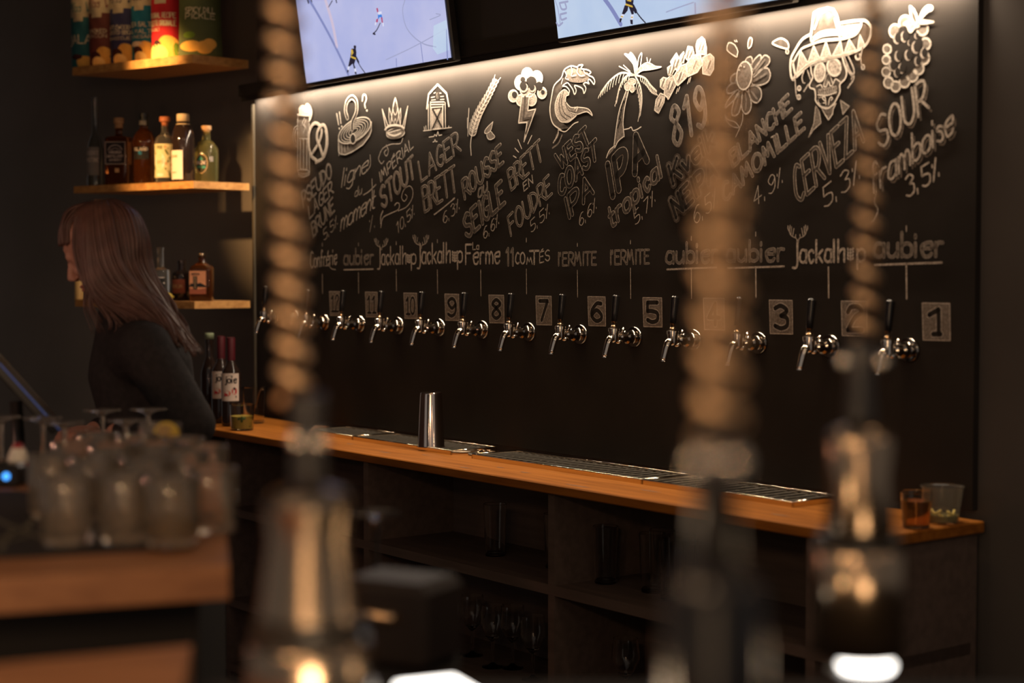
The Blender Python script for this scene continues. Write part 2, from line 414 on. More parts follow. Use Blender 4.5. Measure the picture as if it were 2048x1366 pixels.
def letter(art, txt, p0, p1, up, style='line', w=2.0, edge=1.5, gap=1.8, sm=True):
    S = text_strokes(txt, p0, p1, up, gap); L = [[wpt(art.fr, p) for p in s] for s in S]; mb = art.mb
    if style == 'line':
        for s in L: mb.stroke(s, w * PXM, chalkmap, 1, 4)
    elif style == 'solid':
        for s in L: mb.stroke(s, w * PXM, chalkmap, 1, 4)
        for s in L: mb.stroke(s, (w - 2 * edge) * PXM, chalkmap, 2, 5)
    elif style == 'double':
        for s in L: mb.stroke(s, w * PXM, chalkmap, 1, 4)
        for s in L: mb.stroke(s, (w - 2 * edge) * PXM, chalkmap, 3, 5)
    elif style == 'outline':
        for s in L: mb.stroke(s, w * PXM, chalkmap, 1, 4)
        for s in L: mb.stroke(s, (w - 2 * edge) * PXM, chalkmap, 4, 5)
    elif style == 'ghost':
        for s in L: mb.stroke(s, (w + 13) * PXM, chalkmap, 3, 1)
        for s in L: mb.stroke(s, (w + 4) * PXM, chalkmap, 2, 3)
        for s in L: mb.stroke(s, w * PXM, chalkmap, 4, 5)
    elif style == 'shadow':
        for s in L: mb.stroke([(x + 0.006, z - 0.008) for x, z in s], w * 0.8 * PXM, chalkmap, 2, 3)
        for s in L: mb.stroke(s, w * 1.5 * PXM, chalkmap, 4, 4)
        for s in L: mb.stroke(s, w * PXM, chalkmap, 1, 5)
    return art

# ---- beer names
def beer(fr, items, label):
    a = Art(fr)
    for it in items:
        if '%' in it[0]:
            b = Art(fr); letter(b, *it[:4], **it[4]); b.done('alcohol_strength')
        else: letter(a, *it[:4], **it[4])
    return a
D = dict
a = beer(Z8, [('PSEUDO', (385, 842), (593, 622), (-15, -102), D(style='double', w=5.2)), ('LAGER', (432, 925), (600, 742), (-12, -88), D(style='double', w=4.4)),
              ('BRUNE', (457, 1058), (612, 868), (-14, -95), D(style='double', w=5.0)), ('5,5%', (537, 1085), (634, 975), (-5, -78), D(w=1.8))], '')
a.done('beer_name', 'tall hand lettering ending in 5,5%, first name from the left')
a = beer(Z8, [('ligne', (662, 700), (845, 585), (20, -140), D(w=2.6, gap=1.0)), ('du', (757, 770), (805, 748), (8, -70), D(w=1.8)),
              ('%', (866, 1020), (900, 1000), (-2, -105), D(w=1.6))], '')
a.line('845 585 870 540 868 465', 1.8, 1)
a.done('beer_name', 'slanted script reading ligne du')
a = beer(Z8, [('moment', (655, 1015), (900, 845), (14, -150), D(w=3.0, gap=1.0))], '')
a.line('820 755 860 730 910 680', 2.4, 1).line('882 640 884 760 880 830', 2.4, 1)
a.done('beer_name', 'slanted script reading moment')
a = beer(Z8, [('IMPÉRIAL', (940, 668), (1180, 408), (-10, -72), D(w=2.6)), ('STOUT', (957, 855), (1193, 618), (-20, -145), D(style='solid', w=8.5, edge=1.2)),
              ('10,5%', (1062, 1038), (1186, 905), (-5, -82), D(w=1.9))], '')
a.line('1103 347 1085 385 1020 390 960 420 935 470 930 500 950 530 968 510', 2.2, 1).line('985 395 1000 440 985 475 970 450 985 430', 2.0, 1)
a.line('945 990 960 920 1010 890 1070 860 1078 820 1060 812 1045 830', 2.4, 1).line('1070 870 1130 840 1170 780 1175 720 1150 690 1110 720 1095 775 1115 800 1135 770 1120 750', 2.0, 1).line('960 870 945 910 945 960', 3.5, 1)
a.done('beer_name', 'heavy blackletter word above 10,5% with scroll flourishes')
a = beer(Z8, [('LAGER', (1237, 658), (1512, 440), (-22, -140), D(style='double', w=6.2)), ('BRETT', (1262, 878), (1495, 720), (-22, -175), D(style='double', w=7.0)),
              ('6,3%', (1397, 965), (1510, 865), (-5, -85), D(w=1.8))], '')
a.line('1330 895 1400 840 1475 778', 4.0, 1, False).line('1332 888 1400 835 1460 785', 1.6, 4, False, 5)
a.done('beer_name', 'two angular words over a double underline and 6,3%')
a = beer(ZB, [('ROUSSE', (497, 1015), (788, 738), (-22, -135), D(style='double', w=8.2)), ('au', (600, 1012), (668, 950), (-5, -110), D(style='solid', w=4.6, edge=.8)),
              ('SEIGLE', (512, 1318), (800, 1045), (-28, -165), D(style='double', w=10.0)), ('6,6%', (642, 1325), (755, 1215), (-5, -92), D(w=1.9))], '')
a.done('beer_name', 'rounded wavy words with 6,6% below the wheat ear')
a = beer(ZB, [('BRETT', (850, 950), (1092, 712), (-30, -145), D(style='double', w=6.4)), ('EN', (946, 958), (1014, 898), (-8, -62), D(w=2.4)),
              ('FOUDRE', (848, 1295), (1158, 975), (-26, -140), D(style='double', w=6.0)), ('5,5%', (1000, 1275), (1138, 1140), (-5, -92), D(w=1.9))], '')
a.done('beer_name', 'scratchy double-line words under the lightning cloud')
a = beer(ZC, [('WEST', (145, 882), (350, 690), (-36, -95), D(style='outline', w=9.0, edge=1.3)), ('COAST', (142, 1070), (400, 800), (-16, -120), D(style='outline', w=9.5, edge=1.3)),
              ('IPA', (195, 1225), (368, 1045), (-28, -130), D(style='outline', w=9.5, edge=1.3)), ('6,6%', (277, 1278), (390, 1162), (-5, -88), D(w=1.8))], '')
a.done('beer_name', 'thin outlined block words below the wave')
a = beer(ZC, [('IPA', (488, 1080), (735, 825), (-34, -215), D(style='outline', w=17, edge=1.5, gap=3.0)), ('tropical', (492, 1285), (842, 925), (-28, -140), D(style='double', w=8.5, edge=1.3)),
              ('5,7%', (657, 1268), (792, 1112), (-12, -88), D(w=1.9))], '')
a.done('beer_name', 'bubble letters and wavy word below the palm tree')
a = beer(ZC, [('819', (925, 735), (1140, 570), (-32, -262), D(style='solid', w=10, edge=1.0, gap=2.6)), ('Kveik', (915, 985), (1200, 715), (-32, -125), D(style='ghost', w=6.5)),
              ('NEIPA', (935, 1215), (1215, 925), (-38, -120), D(style='ghost', w=7.5)), ('6,5%', (1062, 1262), (1216, 1128), (-8, -122), D(w=1.9))], '')
a.done('beer_name', 'large solid 819 above dark letters in rubbed chalk')
a = beer(Z7, [('BLANCHE', (215, 1055), (583, 690), (-24, -90), D(style='solid', w=7.5, edge=1.1)), ('CAMOMILLE', (160, 1275), (663, 812), (-22, -98), D(style='solid', w=7.5, edge=1.1)),
              ('4,9%', (347, 1310), (525, 1165), (-5, -112), D(w=1.9))], '')
a.line('455 868 475 858', 3.0, 1)
a.done('beer_name', 'striped block words with 4,9% beside the flower')
a = beer(Z7, [('CERVEZA', (622, 1285), (1035, 895), (-36, -215), D(style='double', w=7.5)), ('5,3%', (792, 1318), (1012, 1140), (-10, -132), D(w=2.6))], '')
a.done('beer_name', 'tall narrow double-line word under the skull')
a = beer(Z7, [('SOUR', (1142, 945), (1440, 690), (-22, -195), D(style='shadow', w=5.4)), ('framboise', (1095, 1225), (1605, 835), (-6, -185), D(style='shadow', w=4.6, gap=1.4)),
              ('3,5%', (1312, 1250), (1515, 1125), (-10, -132), D(w=3.6))], '')
a.line('1120 1210 1110 1280 1130 1330 1105 1390 1090 1400', 3.0, 1)
a.done('beer_name', 'brush script words with 3,5% at the right end')

# ---- brewery names
def brewery(fr, items, label, extra=None):
    a = Art(fr)
    for it in items: letter(a, *it[:4], **it[4])
    if extra: extra(a)
    a.done('brewery_name', label)
brewery(Z8, [('Confrérie', (436, 1280), (628, 1250), (0, -115), D(w=3.6))], 'tall thin hand lettering over tap 12', lambda a: a.line('545 1265 570 1262 590 1285 620 1292', 2.0, 1))
und = lambda d: (lambda a: a.line(d, 3.6, 1, False))
brewery(Z8, [('aubier', (680, 1256), (890, 1250), (0, -112), D(style='solid', w=5.4, edge=.5))], 'bold underlined lower case name over tap 11', und('680 1293 890 1288'))
def antler(cx, cy, s):
    def g(a):
        for k in (-1, 1):
            q = lambda x, y: (cx + k * x * s, cy - y * s)
            for P in ([(4, 0), (8, 22), (34, 36), (48, 60), (44, 98)], [(30, 34), (26, 60), (22, 80)], [(40, 45), (38, 66), (36, 90)], [(14, 25), (12, 45)], [(48, 62), (56, 78), (56, 95)]):
                a.line([q(*p) for p in P], 1.9, 1)
    return g
def hop(cx, cy, s):
    def g(a):
        for i in range(4):
            for j in (-1, 0, 1):
                a.ell(cx + j * 9 * s, cy + (i - 1.5) * 12 * s - abs(j) * 3 * s, 4 * s, 6.5 * s, 0, 1, rot=20 * j, lift=4)
    return g
def both(*fs): return lambda a: [f(a) for f in fs]
brewery(Z8, [('Jackalh', (922, 1258), (1126, 1250), (0, -128), D(w=3.8)), ('p', (1165, 1252), (1196, 1250), (0, -128), D(w=3.8))], 'thin name topped by antlers over tap 10', both(antler(948, 1150, .85), hop(1150, 1215, 1.3)))
brewery(Z8, [('Jackalh', (1208, 1250), (1444, 1240), (0, -142), D(w=4.6)), ('p', (1497, 1240), (1530, 1238), (0, -142), D(w=4.6))], 'thin name topped by antlers over tap 9', both(antler(1233, 1140, 1.0), hop(1478, 1200, 1.6)))
brewery(Z5, [('Ferme', (1772, 362), (2050, 352), (0, -160), D(w=4.6)), ('La', (1830, 243), (1880, 240), (0, -58), D(w=2.4))], 'plain two-line name over tap 8')
brewery(Z6, [('11', (138, 372), (200, 372), (0, -140), D(style='solid', w=6, edge=.9)), ('CO', (214, 358), (290, 358), (0, -90), D(w=3.8)), ('M', (306, 362), (352, 362), (0, -55), D(w=2.6)), ('T', (330, 362), (405, 360), (0, -108), D(w=4.8)), ('ÉS', (412, 352), (492, 330), (0, -88), D(w=2.8))], 'mixed-size capitals over tap 7')
brewery(Z6, [("I'ERMITE", (560, 374), (875, 366), (0, -104), D(style='solid', w=4.6, edge=.45))], 'stencil-like capitals over tap 6')
brewery(Z6, [("I'ERMITE", (987, 364), (1308, 356), (0, -112), D(style='solid', w=4.6, edge=.45))], 'stencil-like capitals over tap 5')
brewery(Z6, [('aubier', (1450, 356), (1865, 342), (0, -165), D(style='solid', w=6.2, edge=.55))], 'bold underlined lower case name over tap 4', und('1455 405 1862 388'))
brewery(ZT, [('aubier', (512, 275), (888, 268), (0, -135), D(style='solid', w=6.2, edge=.55))], 'bold underlined lower case name over tap 3', und('520 318 890 306'))
brewery(ZT, [('Jackalh', (948, 283), (1288, 275), (0, -145), D(w=4.8)), ('p', (1372, 275), (1418, 272), (0, -145), D(w=4.8))], 'thin name topped by antlers over tap 2', both(antler(981, 148, 1.15), hop(1328, 228, 1.7)))
brewery(ZT, [('aubier', (1488, 246), (1938, 238), (0, -158), D(style='solid', w=6.4, edge=.55))], 'bold underlined lower case name over tap 1', und('1490 297 1932 281'))
# ---- thin chalk lines from each name down to its tap
for fr, x, y0, y1, s0, s1 in ((Z5, 597, 445, 602, 188, 215), (Z5, 893, 430, 600, 188, 210), (Z5, 1203, 405, 582, 178, 203), (Z5, 1540, 408, 602, 160, 185), (Z5, 1895, 410, 622, 0, 0),
                              (Z6, 303, 402, 605, 150, 180), (Z6, 721, 412, 632, 190, 215), (Z6, 1156, 395, 642, 168, 195), (Z6, 1654, 405, 642, 135, 165), (ZT, 703, 322, 510, 80, 105), (ZT, 1183, 312, 512, 0, 0), (ZT, 1698, 290, 520, 40, 75)):
    a = Art(fr).line([(x, y0), (x + 2, y1)], 2.2 if fr is not ZT else 3.2, 1, False)
    if s1: a.line([(x, s0), (x, s1)], 2.2, 1, False)
    a.done('chalk_line')
# ---- number plates
PLATES = ((12, 659, 583, 682, 631), (11, 731, 584, 755, 634), (10, 808, 586, 834, 637), (9, 890, 588, 918, 641), (8, 978, 590, 1008, 646), (7, 1072, 592, 1103, 650),
          (6, 1176, 593, 1211, 652), (5, 1286, 595, 1324, 654), (4, 1407, 596, 1449, 660), (3, 1539, 600, 1585, 668), (2, 1683, 602, 1735, 672), (1, 1845, 606, 1900, 681))
for n, x0, y0, x1, y1 in PLATES:
    a = Art(PX); dy = (x1 - x0) * 0.02
    q = [(x0, y0), (x1, y0 + dy), (x1 + 1, y1), (x0 + 2, y1 - dy)]
    a.fill(q, 2, False, 0); a.line(q + [q[0]], 1.8, 1, False, 1)
    t = str(n); w = x1 - x0; h = y1 - y0
    k = 0.26 if len(t) == 1 else 0.20
    S = text_strokes(t, (x0 + w * k, y1 - h * 0.17), (x1 - w * (k - .04), y1 - h * 0.17), (0, -h * 0.66), 2.2)
    if '1' in t: 
        for i, ch in enumerate(t):
            if ch == '1':
                cx = (x0 + w * 0.54) if len(t) == 1 else (x0 + w * (0.36 if i == 0 else 0.78)) 
                S.append([(cx - w * .14, y1 - h * .17), (cx + w * .14, y1 - h * .17)])
    L = [[on_wall(*p) for p in s] for s in S]
    bw = 8.5 if len(t) == 1 else 6.0
    for s in L: a.mb.stroke(s, (bw + 3.4) * PXM, chalkmap, 1, 2)
    for s in L: a.mb.stroke(s, bw * PXM, chalkmap, 4, 3)
    a.done('tap_number', 'chalked plate with the black number %d' % n)
# ------------------------------------------------------------------ chalk drawings
a = Art(ZA)   # mug and pretzel
a.shape('432 225 430 740 440 775 485 792 540 770 545 740 540 235', 3, 2.0, smooth=False)
a.fill('440 240 530 245 530 430 440 430', 2, False).fill('440 235 530 240 530 265 440 262', 4, False, 2).line('430 225 540 235', 3)
a.lines('432 322 402 350 392 430 402 495 432 515;430 348 414 380 410 440 424 492', 1.8)
a.fill('452 218 450 180 480 145 502 150 525 128 552 150 568 200 560 250 540 285 520 235', 1).line('452 218 450 180 480 145 502 150 525 128 552 150 568 200 560 250 540 285', 2.6)
a.lines('460 450 460 705 470 720;490 450 490 710 480 722;520 450 520 710 508 722;450 445 530 445', 1.8).lines('475 455 475 700;505 455 505 700', 1.4, 4, lift=5)
a.lines('500 255 480 300 505 340 485 400;515 260 500 310 515 350', 1.4, 0)
a.ell(485, 745, 55, 18, 1.6, 4)
a.tube('606 640 560 600 535 500 540 390 570 320 610 305 650 340 655 400 630 480 575 570', 9.5, 1.6)
a.tube('606 660 670 620 705 520 706 400 685 330 655 325 625 370 615 440 640 510 665 590', 9.5, 1.6, lift=4)
a.line('560 350 545 420 548 520 575 600', 2.6, 0, lift=6).line('690 370 700 430 695 520 670 600', 2.6, 0, lift=6)
a.done('chalk_drawing', 'foaming beer mug beside a pretzel')
a = Art(ZA)   # question mark on a disc
a.shape('807 450 808 560 825 583 870 590 930 565 1030 500 1090 420 1108 370 1108 290', 2, 2.2, smooth=False)
for i in range(22):
    x = 812 + i * 13.5; yt = 520 - abs(i - 3) * 2 - i * 9; a.line([(x, yt), (x + 2, yt + 85 - i * 1.0)], 1.3, 4 if i % 2 else 0, False, 3)
a.ell(958, 368, 168, 88, 2.4, 4, rot=-35, lift=4)
for k in range(1, 6): a.ell(958, 372, 168 - 27 * k, 88 - 14 * k, 1.4, None, rot=-35, lift=4)
a.tube('895 255 878 190 890 110 935 66 975 105 980 180 965 235 940 290 938 360', 12.5, 2.4, inner=4, lift=6)
a.ell(945, 445, 25, 45, 2.4, 4, lift=6)
a.line('1028 100 1035 48 1058 48 1064 88 1050 128 1056 165', 3.4).ell(1067, 187, 7, 9, 0, 0)
a.lines('795 215 812 318;820 200 834 305', 2.4).ell(816, 350, 5, 8, 0, 0).ell(838, 332, 5, 8, 0, 0)
a.done('chalk_drawing', 'question mark over a round disc')
a = Art(Z8)   # crown
a.shape('953 138 985 312 1112 275 1137 116 1102 255 1085 262 1066 130 1047 55 1030 130 1010 262 992 250', 3, 2.6, smooth=False)
a.lines('1005 128 1003 190 1010 262;1005 128 1022 185 1030 225;1088 130 1090 190 1085 262;1088 130 1072 190 1066 225', 2.2, smooth=False)
a.shape('1047 60 1064 130 1047 180 1030 130', 1, 2.2).shape('1047 205 1057 232 1047 255 1037 232', 4, 1.6, smooth=False)
a.line('975 285 1000 262 1045 253 1090 260 1113 275', 5.0).ell(1049, 311, 66, 37, 2.4, 2, rot=-10)
a.line('1000 318 1045 328 1090 310', 4.5, 0)
a.done('chalk_drawing', 'pointed crown')
a = Art(ZB)   # barn
a.fill('222 225 290 150 355 220 350 480 222 488', 4, False)
a.lines('208 330 222 222 290 148 358 216 376 312', 5.0, smooth=False)
a.lines('220 300 220 490;236 280 236 490;331 300 331 480;347 285 350 480;235 283 340 280;235 301 338 299;240 322 330 318', 2.6, smooth=False)
a.lines('240 247 268 242;243 267 274 263;312 240 336 238;310 263 340 260;262 215 275 208;306 212 318 216', 1.8)
a.fill('244 324 328 316 328 480 246 488', 1, False, 3).lines('252 332 324 474;322 326 252 482', 5.0, 4, False, 5).line('244 324 328 316 328 480 246 488 244 324', 2.0, 0, False, 5)
a.ell(290, 233, 14, 28, 0, 0)
a.lines('182 500 290 488 396 474;192 500 188 470;204 498 200 462;352 480 350 462;372 478 376 462;225 548 262 542 268 528 282 540 292 505 300 536 322 530;255 585 266 580 270 565 276 582 288 580', 2.0, smooth=False)
a.done('chalk_drawing', 'small barn with crossed door')
a = Art(ZB)   # wheat
stem = [(v[0], v[1]) for v in smooth_pts([(545, 685, 0), (541, 590, 0), (562, 480, 0), (605, 365, 0), (670, 240, 0), (735, 110, 0)], 8)]
a.line(stem, 2.4, 0, False)
for i in range(12, len(stem) - 1, 2):
    x, y = stem[i]; t = (i - 12) / (len(stem) - 13); s = 42 * (1 - 0.35 * t); dx = stem[min(i + 1, len(stem) - 1)][0] - stem[i - 1][0]; dy = stem[min(i + 1, len(stem) - 1)][1] - stem[i - 1][1]
    l = math.hypot(dx, dy); dx /= l; dy /= l
    for k in (-1, 1):
        nx, ny = -dy * k, dx * k
        P = [(x, y), (x + nx * s * .55 + dx * s * .3, y + ny * s * .55 + dy * s * .3), (x + nx * s * .62 + dx * s * 1.25, y + ny * s * .62 + dy * s * 1.25), (x + nx * s * .1 + dx * s * .9, y + ny * s * .1 + dy * s * .9), (x, y)]
        a.shape(P, 2, 1.8); tip = P[2]
        a.line([tip, (tip[0] + dx * s * 1.0 + nx * 6, tip[1] + dy * s * 1.0 + ny * 6)], 1.5, 0, False)
a.line('528 328 523 430 520 540', 1.6).line('517 400 516 480', 1.4)
a.shape('703 435 655 485 645 515 665 518 690 498 705 440', 2, 1.8).shape('662 522 690 505 705 520 722 546 692 566 668 556', 2, 1.8)
a.done('chalk_drawing', 'ear of wheat')
a = Art(ZB)   # storm cloud
a.shape('930 240 905 440 970 435 946 582 1035 335 975 348 985 240', 2, 3.0, smooth=False, lift=4).line('955 240 940 410 1000 400 960 520', 5.0, 3, False, 5)
for x, y, r in ((968, 75, 42), (918, 135, 44), (1040, 100, 44), (862, 235, 36), (1080, 212, 34), (920, 268, 34), (1000, 262, 38), (972, 170, 62)): a.ell(x, y, r, r * 1.22, 3.4, 1)
for x, y, r in ((945, 160, 34), (1000, 130, 38), (1058, 160, 28), (872, 225, 20), (1086, 205, 14), (935, 110, 18), (1010, 175, 22)): a.ell(x, y, r, r * 1.15, 0, 4, lift=2)
for x, y, r in ((945, 175, 30), (1010, 180, 24)): a.ell(x, y, r, r * 1.2, 0, 1, lift=3, rot=20).ell(x - 4, y - 12, r * .8, r, 0, 4, lift=3.5)
a.lines('1005 535 975 598;900 567 928 635;877 632 905 662;865 690 886 703', 2.2)
a.done('chalk_drawing', 'storm cloud with a lightning bolt')
a = Art(ZC)   # wave
a.fill('135 615 92 570 72 480 85 380 102 310 150 258 190 275 160 320 130 370 106 440 112 510 150 560 200 600', 3)
a.shape('200 370 170 340 130 372 106 440 112 510 150 560 210 545 255 508 225 500 195 470 178 425 180 385', 1, 2.6)
a.lines('180 425 200 478 250 498;150 370 135 440 150 510 190 545;165 355 152 430 172 500 215 530', 2.4, 3, lift=5)
a.line('148 615 92 570 72 480 85 380 102 310 150 258 170 205 215 178 255 185 272 172 297 172 285 195 330 205 352 222 335 240 365 255 378 280 373 303 355 280 340 268 332 282 340 300 318 290 300 300', 3.0)
a.line('300 300 318 330 305 365 296 335 270 318 240 312 252 345 240 372 228 338 205 305 190 292 158 315 182 318 205 345 198 375', 2.8)
a.lines('170 205 185 240 178 262 200 270;215 180 225 215 218 245 250 240;262 190 258 220 280 245 310 240;300 200 310 225 330 235;160 265 150 300', 2.2, 0)
a.fill('175 215 210 185 280 195 330 225 335 265 290 290 230 290 190 280', 2)
a.shape('255 508 320 490 360 516 332 472 262 460 212 460 178 425 195 470 225 495', 2, 2.4)
a.lines('240 470 262 458 250 490;135 615 180 625 232 575 265 560;150 560 200 560 250 520', 2.2)
a.line('130 612 125 650 95 702', 3.0, 1).line('155 650 130 705 90 738', 3.5, 2).fill('130 612 128 655 98 700 112 650', 2)
a.done('chalk_drawing', 'curling ocean wave')
a = Art(ZC)   # palm
a.fill('592 355 550 470 530 570 510 722 540 690 578 655 572 560 585 450 608 355', 2, False).lines('592 350 550 470 530 570 510 722;608 352 585 450 572 560 580 660', 2.4)
a.lines('575 420 555 480;562 480 545 540;555 540 535 600;590 400 580 430', 4.0, 4, lift=3)
def frond(d, w=2.6, strands=0, dx=0, dy=60):
    P = pts_of(d); a.line(P, w + 1.2)
    Q = smooth_pts([(x, y, 0) for x, y in P], 8)
    for i in range(4, len(Q), 2):
        L = dy * (0.45 + 0.55 * math.sin(math.pi * i / len(Q))); a.line([(Q[i][0], Q[i][1]), (Q[i][0] + dx * .5 - 4, Q[i][1] + L * .6), (Q[i][0] + dx, Q[i][1] + L)], 1.7)
frond('650 240 560 225 480 280 420 360', dy=75, dx=-18); frond('650 240 590 250 550 320 525 430', dy=45, dx=-8); frond('655 245 690 320 700 410 688 515', dy=80, dx=-14)
frond('660 240 720 260 760 310 800 350', dy=55, dx=8)
a.shape('655 235 690 180 740 155 790 180 830 184 780 198 735 205 700 210', 1, 2.4).lines('740 155 735 122;750 158 760 130;690 185 700 92 680 120 668 200', 2.4)
a.shape('652 232 640 170 612 130 580 96 610 100 622 86 650 120 668 170 662 220', 1, 2.4).lines('610 100 640 160;545 180 600 210 645 240;575 172 620 215', 2.2)
a.ell(600, 318, 21, 27, 2.2, 1).ell(632, 332, 16, 25, 2.2, 1).ell(630, 285, 28, 22, 2.2, 1)
a.lines('580 612 610 605 628 596 640 618 665 612 695 594;515 737 540 690 578 658;458 805 478 755 515 722', 2.4).fill('460 800 480 752 512 728 500 755', 2)
a.done('chalk_drawing', 'leaning palm tree with coconuts')
a = Art(ZC)   # crystals
for i, P in enumerate(('785 480 795 410 825 365 855 378 850 425 812 500', '850 372 865 270 900 240 932 262 930 310 882 402', '825 322 825 275 845 256 868 262 850 340', '880 240 874 190 905 168 930 190 902 240', '915 250 960 180 1000 165 1005 255 945 312 932 300',
                       '895 150 935 90 972 158 945 215 905 172', '960 110 985 82 992 112 985 156 970 150', '1000 100 1015 45 1045 50 1056 92 1020 142 1002 130', '1115 120 1165 95 1192 120 1190 200 1165 242 1115 230', '1070 40 1080 5 1110 -20 1130 0 1142 60 1140 100 1075 95', '1005 165 1045 105 1100 100 1115 165 1080 220 1015 250')):
    p = pts_of(P); a.shape(P, 1, 2.6, smooth=False, lift=1 + i * .3)
    c = (sum(q[0] for q in p) / len(p), sum(q[1] for q in p) / len(p))
    for j in range(3): a.line([(c[0] + (j - 1) * 10 - 6, c[1] + 28), (c[0] + (j - 1) * 12 + 12, c[1] - 24)], 2.2, 3 if (i + j) % 2 else 0, False, 4)
a.lines('945 330 935 365;960 320 948 352;1025 262 1012 300;1035 255 1025 290;880 408 874 398', 1.6).line('1125 15 1132 95', 2.0)
a.done('chalk_drawing', 'cluster of faceted crystals')
a = Art(ZF)   # flower
for P in ('870 560 880 530 950 430 1000 372 1048 400 1040 460 960 530 885 600', '870 600 900 560 980 510 1035 512 1058 580 1030 650 950 685 870 675', '830 720 840 700 900 690 955 730 962 810 920 868 870 850 838 790',
          '770 740 790 730 840 790 858 890 840 960 800 985 765 940 758 840', '750 740 700 800 665 900 655 985 690 1005 730 970 755 880 765 780', '715 735 650 800 605 860 585 920 640 880 690 830 730 770', '700 665 640 680 605 720 608 768 650 770 700 745 735 720',
          '705 565 660 580 640 620 650 660 690 660', '860 480 890 420 940 370 962 385 945 440 885 520', '800 440 815 400 850 388 868 410 862 470'):
    a.shape(P, 3, 3.0, em=1)
a.lines('900 545 960 470 1000 420;890 640 960 600 1020 560;860 740 890 790 920 830;800 780 808 860 802 940;735 790 710 880 690 960', 4.0, 2, lift=3)
a.ell(790, 585, 78, 148, 3.2, 2, em=0, rot=5, lift=4)
for x, y in ((758, 482), (790, 492), (740, 525)): a.ell(x, y, 9, 9, 0, 0, lift=6)
a.shape('705 388 640 350 605 312 612 255 640 240 690 270 718 330 712 365', 3, 2.8).shape('825 290 828 220 848 186 868 205 862 260 842 292', 3, 2.6).lines('685 215 700 235;705 212 716 232', 1.8)
a.shape('1080 240 1130 205 1180 195 1240 235 1245 300 1180 290 1110 265', 3, 3.0).shape('1225 310 1250 320 1245 355 1222 345', 2, 1.6)
a.lines('775 985 770 1060 745 1130 700 1230;585 1000 620 1050 690 1070 740 1130;585 1000 600 1060 660 1120 740 1135', 2.4, 1)
a.done('chalk_drawing', 'many-petalled flower with loose petals')
a = Art(ZS)   # skull with hat
a.shape('352 420 390 150 440 120 545 92 610 110 650 180 715 420 690 440 360 470', 3, 5.0, smooth=False)
a.lines('360 440 392 160 450 175;440 120 480 150 545 115;630 215 660 330 690 430;400 330 450 190', 3.6).lines('385 425 460 370 560 345 680 345;385 450 460 400 560 375 690 372;372 470 470 420 580 400 700 395', 3.2)
a.fill('690 430 705 265 930 235 900 340 830 420 690 445', 1, False).line('705 262 800 245 930 232 990 245 1040 320 1020 440 960 530 850 590 700 640 500 670 330 740 190 850 160 910 130 840 130 680 180 570 260 450 355 390', 5.0)
a.fill('150 700 240 570 330 520 480 470 640 455 760 435 870 390 935 290 990 250 1035 330 1010 440 950 530 840 590 700 635 500 668 330 735 190 840', 3, lift=1).line('150 720 240 570 330 520 480 470 640 455 760 435 870 390 930 290 925 240', 4.0)
for P in ('195 840 240 575 325 720', '325 715 390 520 460 670', '465 660 530 475 590 650', '600 640 695 465 725 620', '735 610 795 450 870 570', '890 560 915 400 970 520'): a.shape(P, 1, 2.6, smooth=False, lift=3)
a.line('150 700 180 840 200 870 330 745 500 672 700 640 850 592', 5.0)
a.fill('365 725 360 800 380 880 355 960 400 1020 415 1150 470 1210 560 1220 640 1160 690 1060 690 960 750 890 765 800 720 650 540 660', 3, lift=1)
a.ell(460, 822, 60, 105, 4.0, 1, rot=4, lift=3).ell(620, 765, 75, 98, 4.0, 1, rot=-12, lift=3)
a.lines('358 760 365 830 380 880 345 960 352 1000 400 1020 412 1090 415 1150 470 1212 545 1235 620 1180 665 1100 690 1040 690 960 745 900 765 820 735 720 715 645', 3.2)
for k in range(14): a.ell(375 + k * 24, 742 - k * 7.5 if k < 9 else 690 + (k - 9) * 30, 8, 8, 1.4, 4, em=1, lift=3)
a.shape('540 850 500 970 530 985 555 930 575 975 605 960 570 860', 1, 2.0)
a.lines('425 985 470 965 490 1000;690 930 640 900 615 950;440 1080 540 1085 650 1050', 2.2)
for k in range(9): a.ell(455 + k * 23, 1045 - k * 5, 11, 26, 1.5, 2, em=1, lift=3).ell(455 + k * 23, 1095 - k * 6, 10, 22, 1.5, 2, em=1, lift=3)
a.lines('520 1150 500 1130 488 1110 510 1100 525 1125 530 1190;560 1190 570 1130 590 1105 605 1120 590 1140;440 1140 460 1180 520 1170', 2.2).fill('430 1130 470 1190 530 1200 480 1160', 4, lift=4)
a.shape('470 1215 510 1290 555 1365 600 1300 610 1240 640 1180 560 1225', 2, 2.4, smooth=False)
a.shape('410 1205 450 1270 470 1400 380 1480 330 1560 390 1400', 2, 2.4, em=1, smooth=False).shape('690 1140 790 1210 720 1300', 2, 2.2, em=1, smooth=False)
a.lines('180 910 185 1000 195 1090 215 1110;285 800 258 880 270 940;320 800 355 905;740 650 800 800 850 880 800 970 780 1000;780 630 850 800 820 900;760 700 780 800 830 870;945 540 925 640 930 720 945 760;330 960 280 1040', 3.0, 1)
a.ell(222, 1005, 20, 26, 2.4, 1).ell(218, 1105, 20, 26, 2.4, 1).ell(888, 640, 26, 38, 4.0, 4).ell(945, 765, 18, 26, 2.4, 1).ell(278, 945, 14, 8, 0, 1)
a.done('chalk_drawing', 'grinning skull in a wide-brimmed hat')
a = Art(ZS)   # raspberry
a.fill('1360 290 1290 320 1235 420 1190 600 1185 800 1200 960 1320 1030 1440 980 1600 800 1700 620 1700 480 1640 300 1500 250', 4, lift=1)
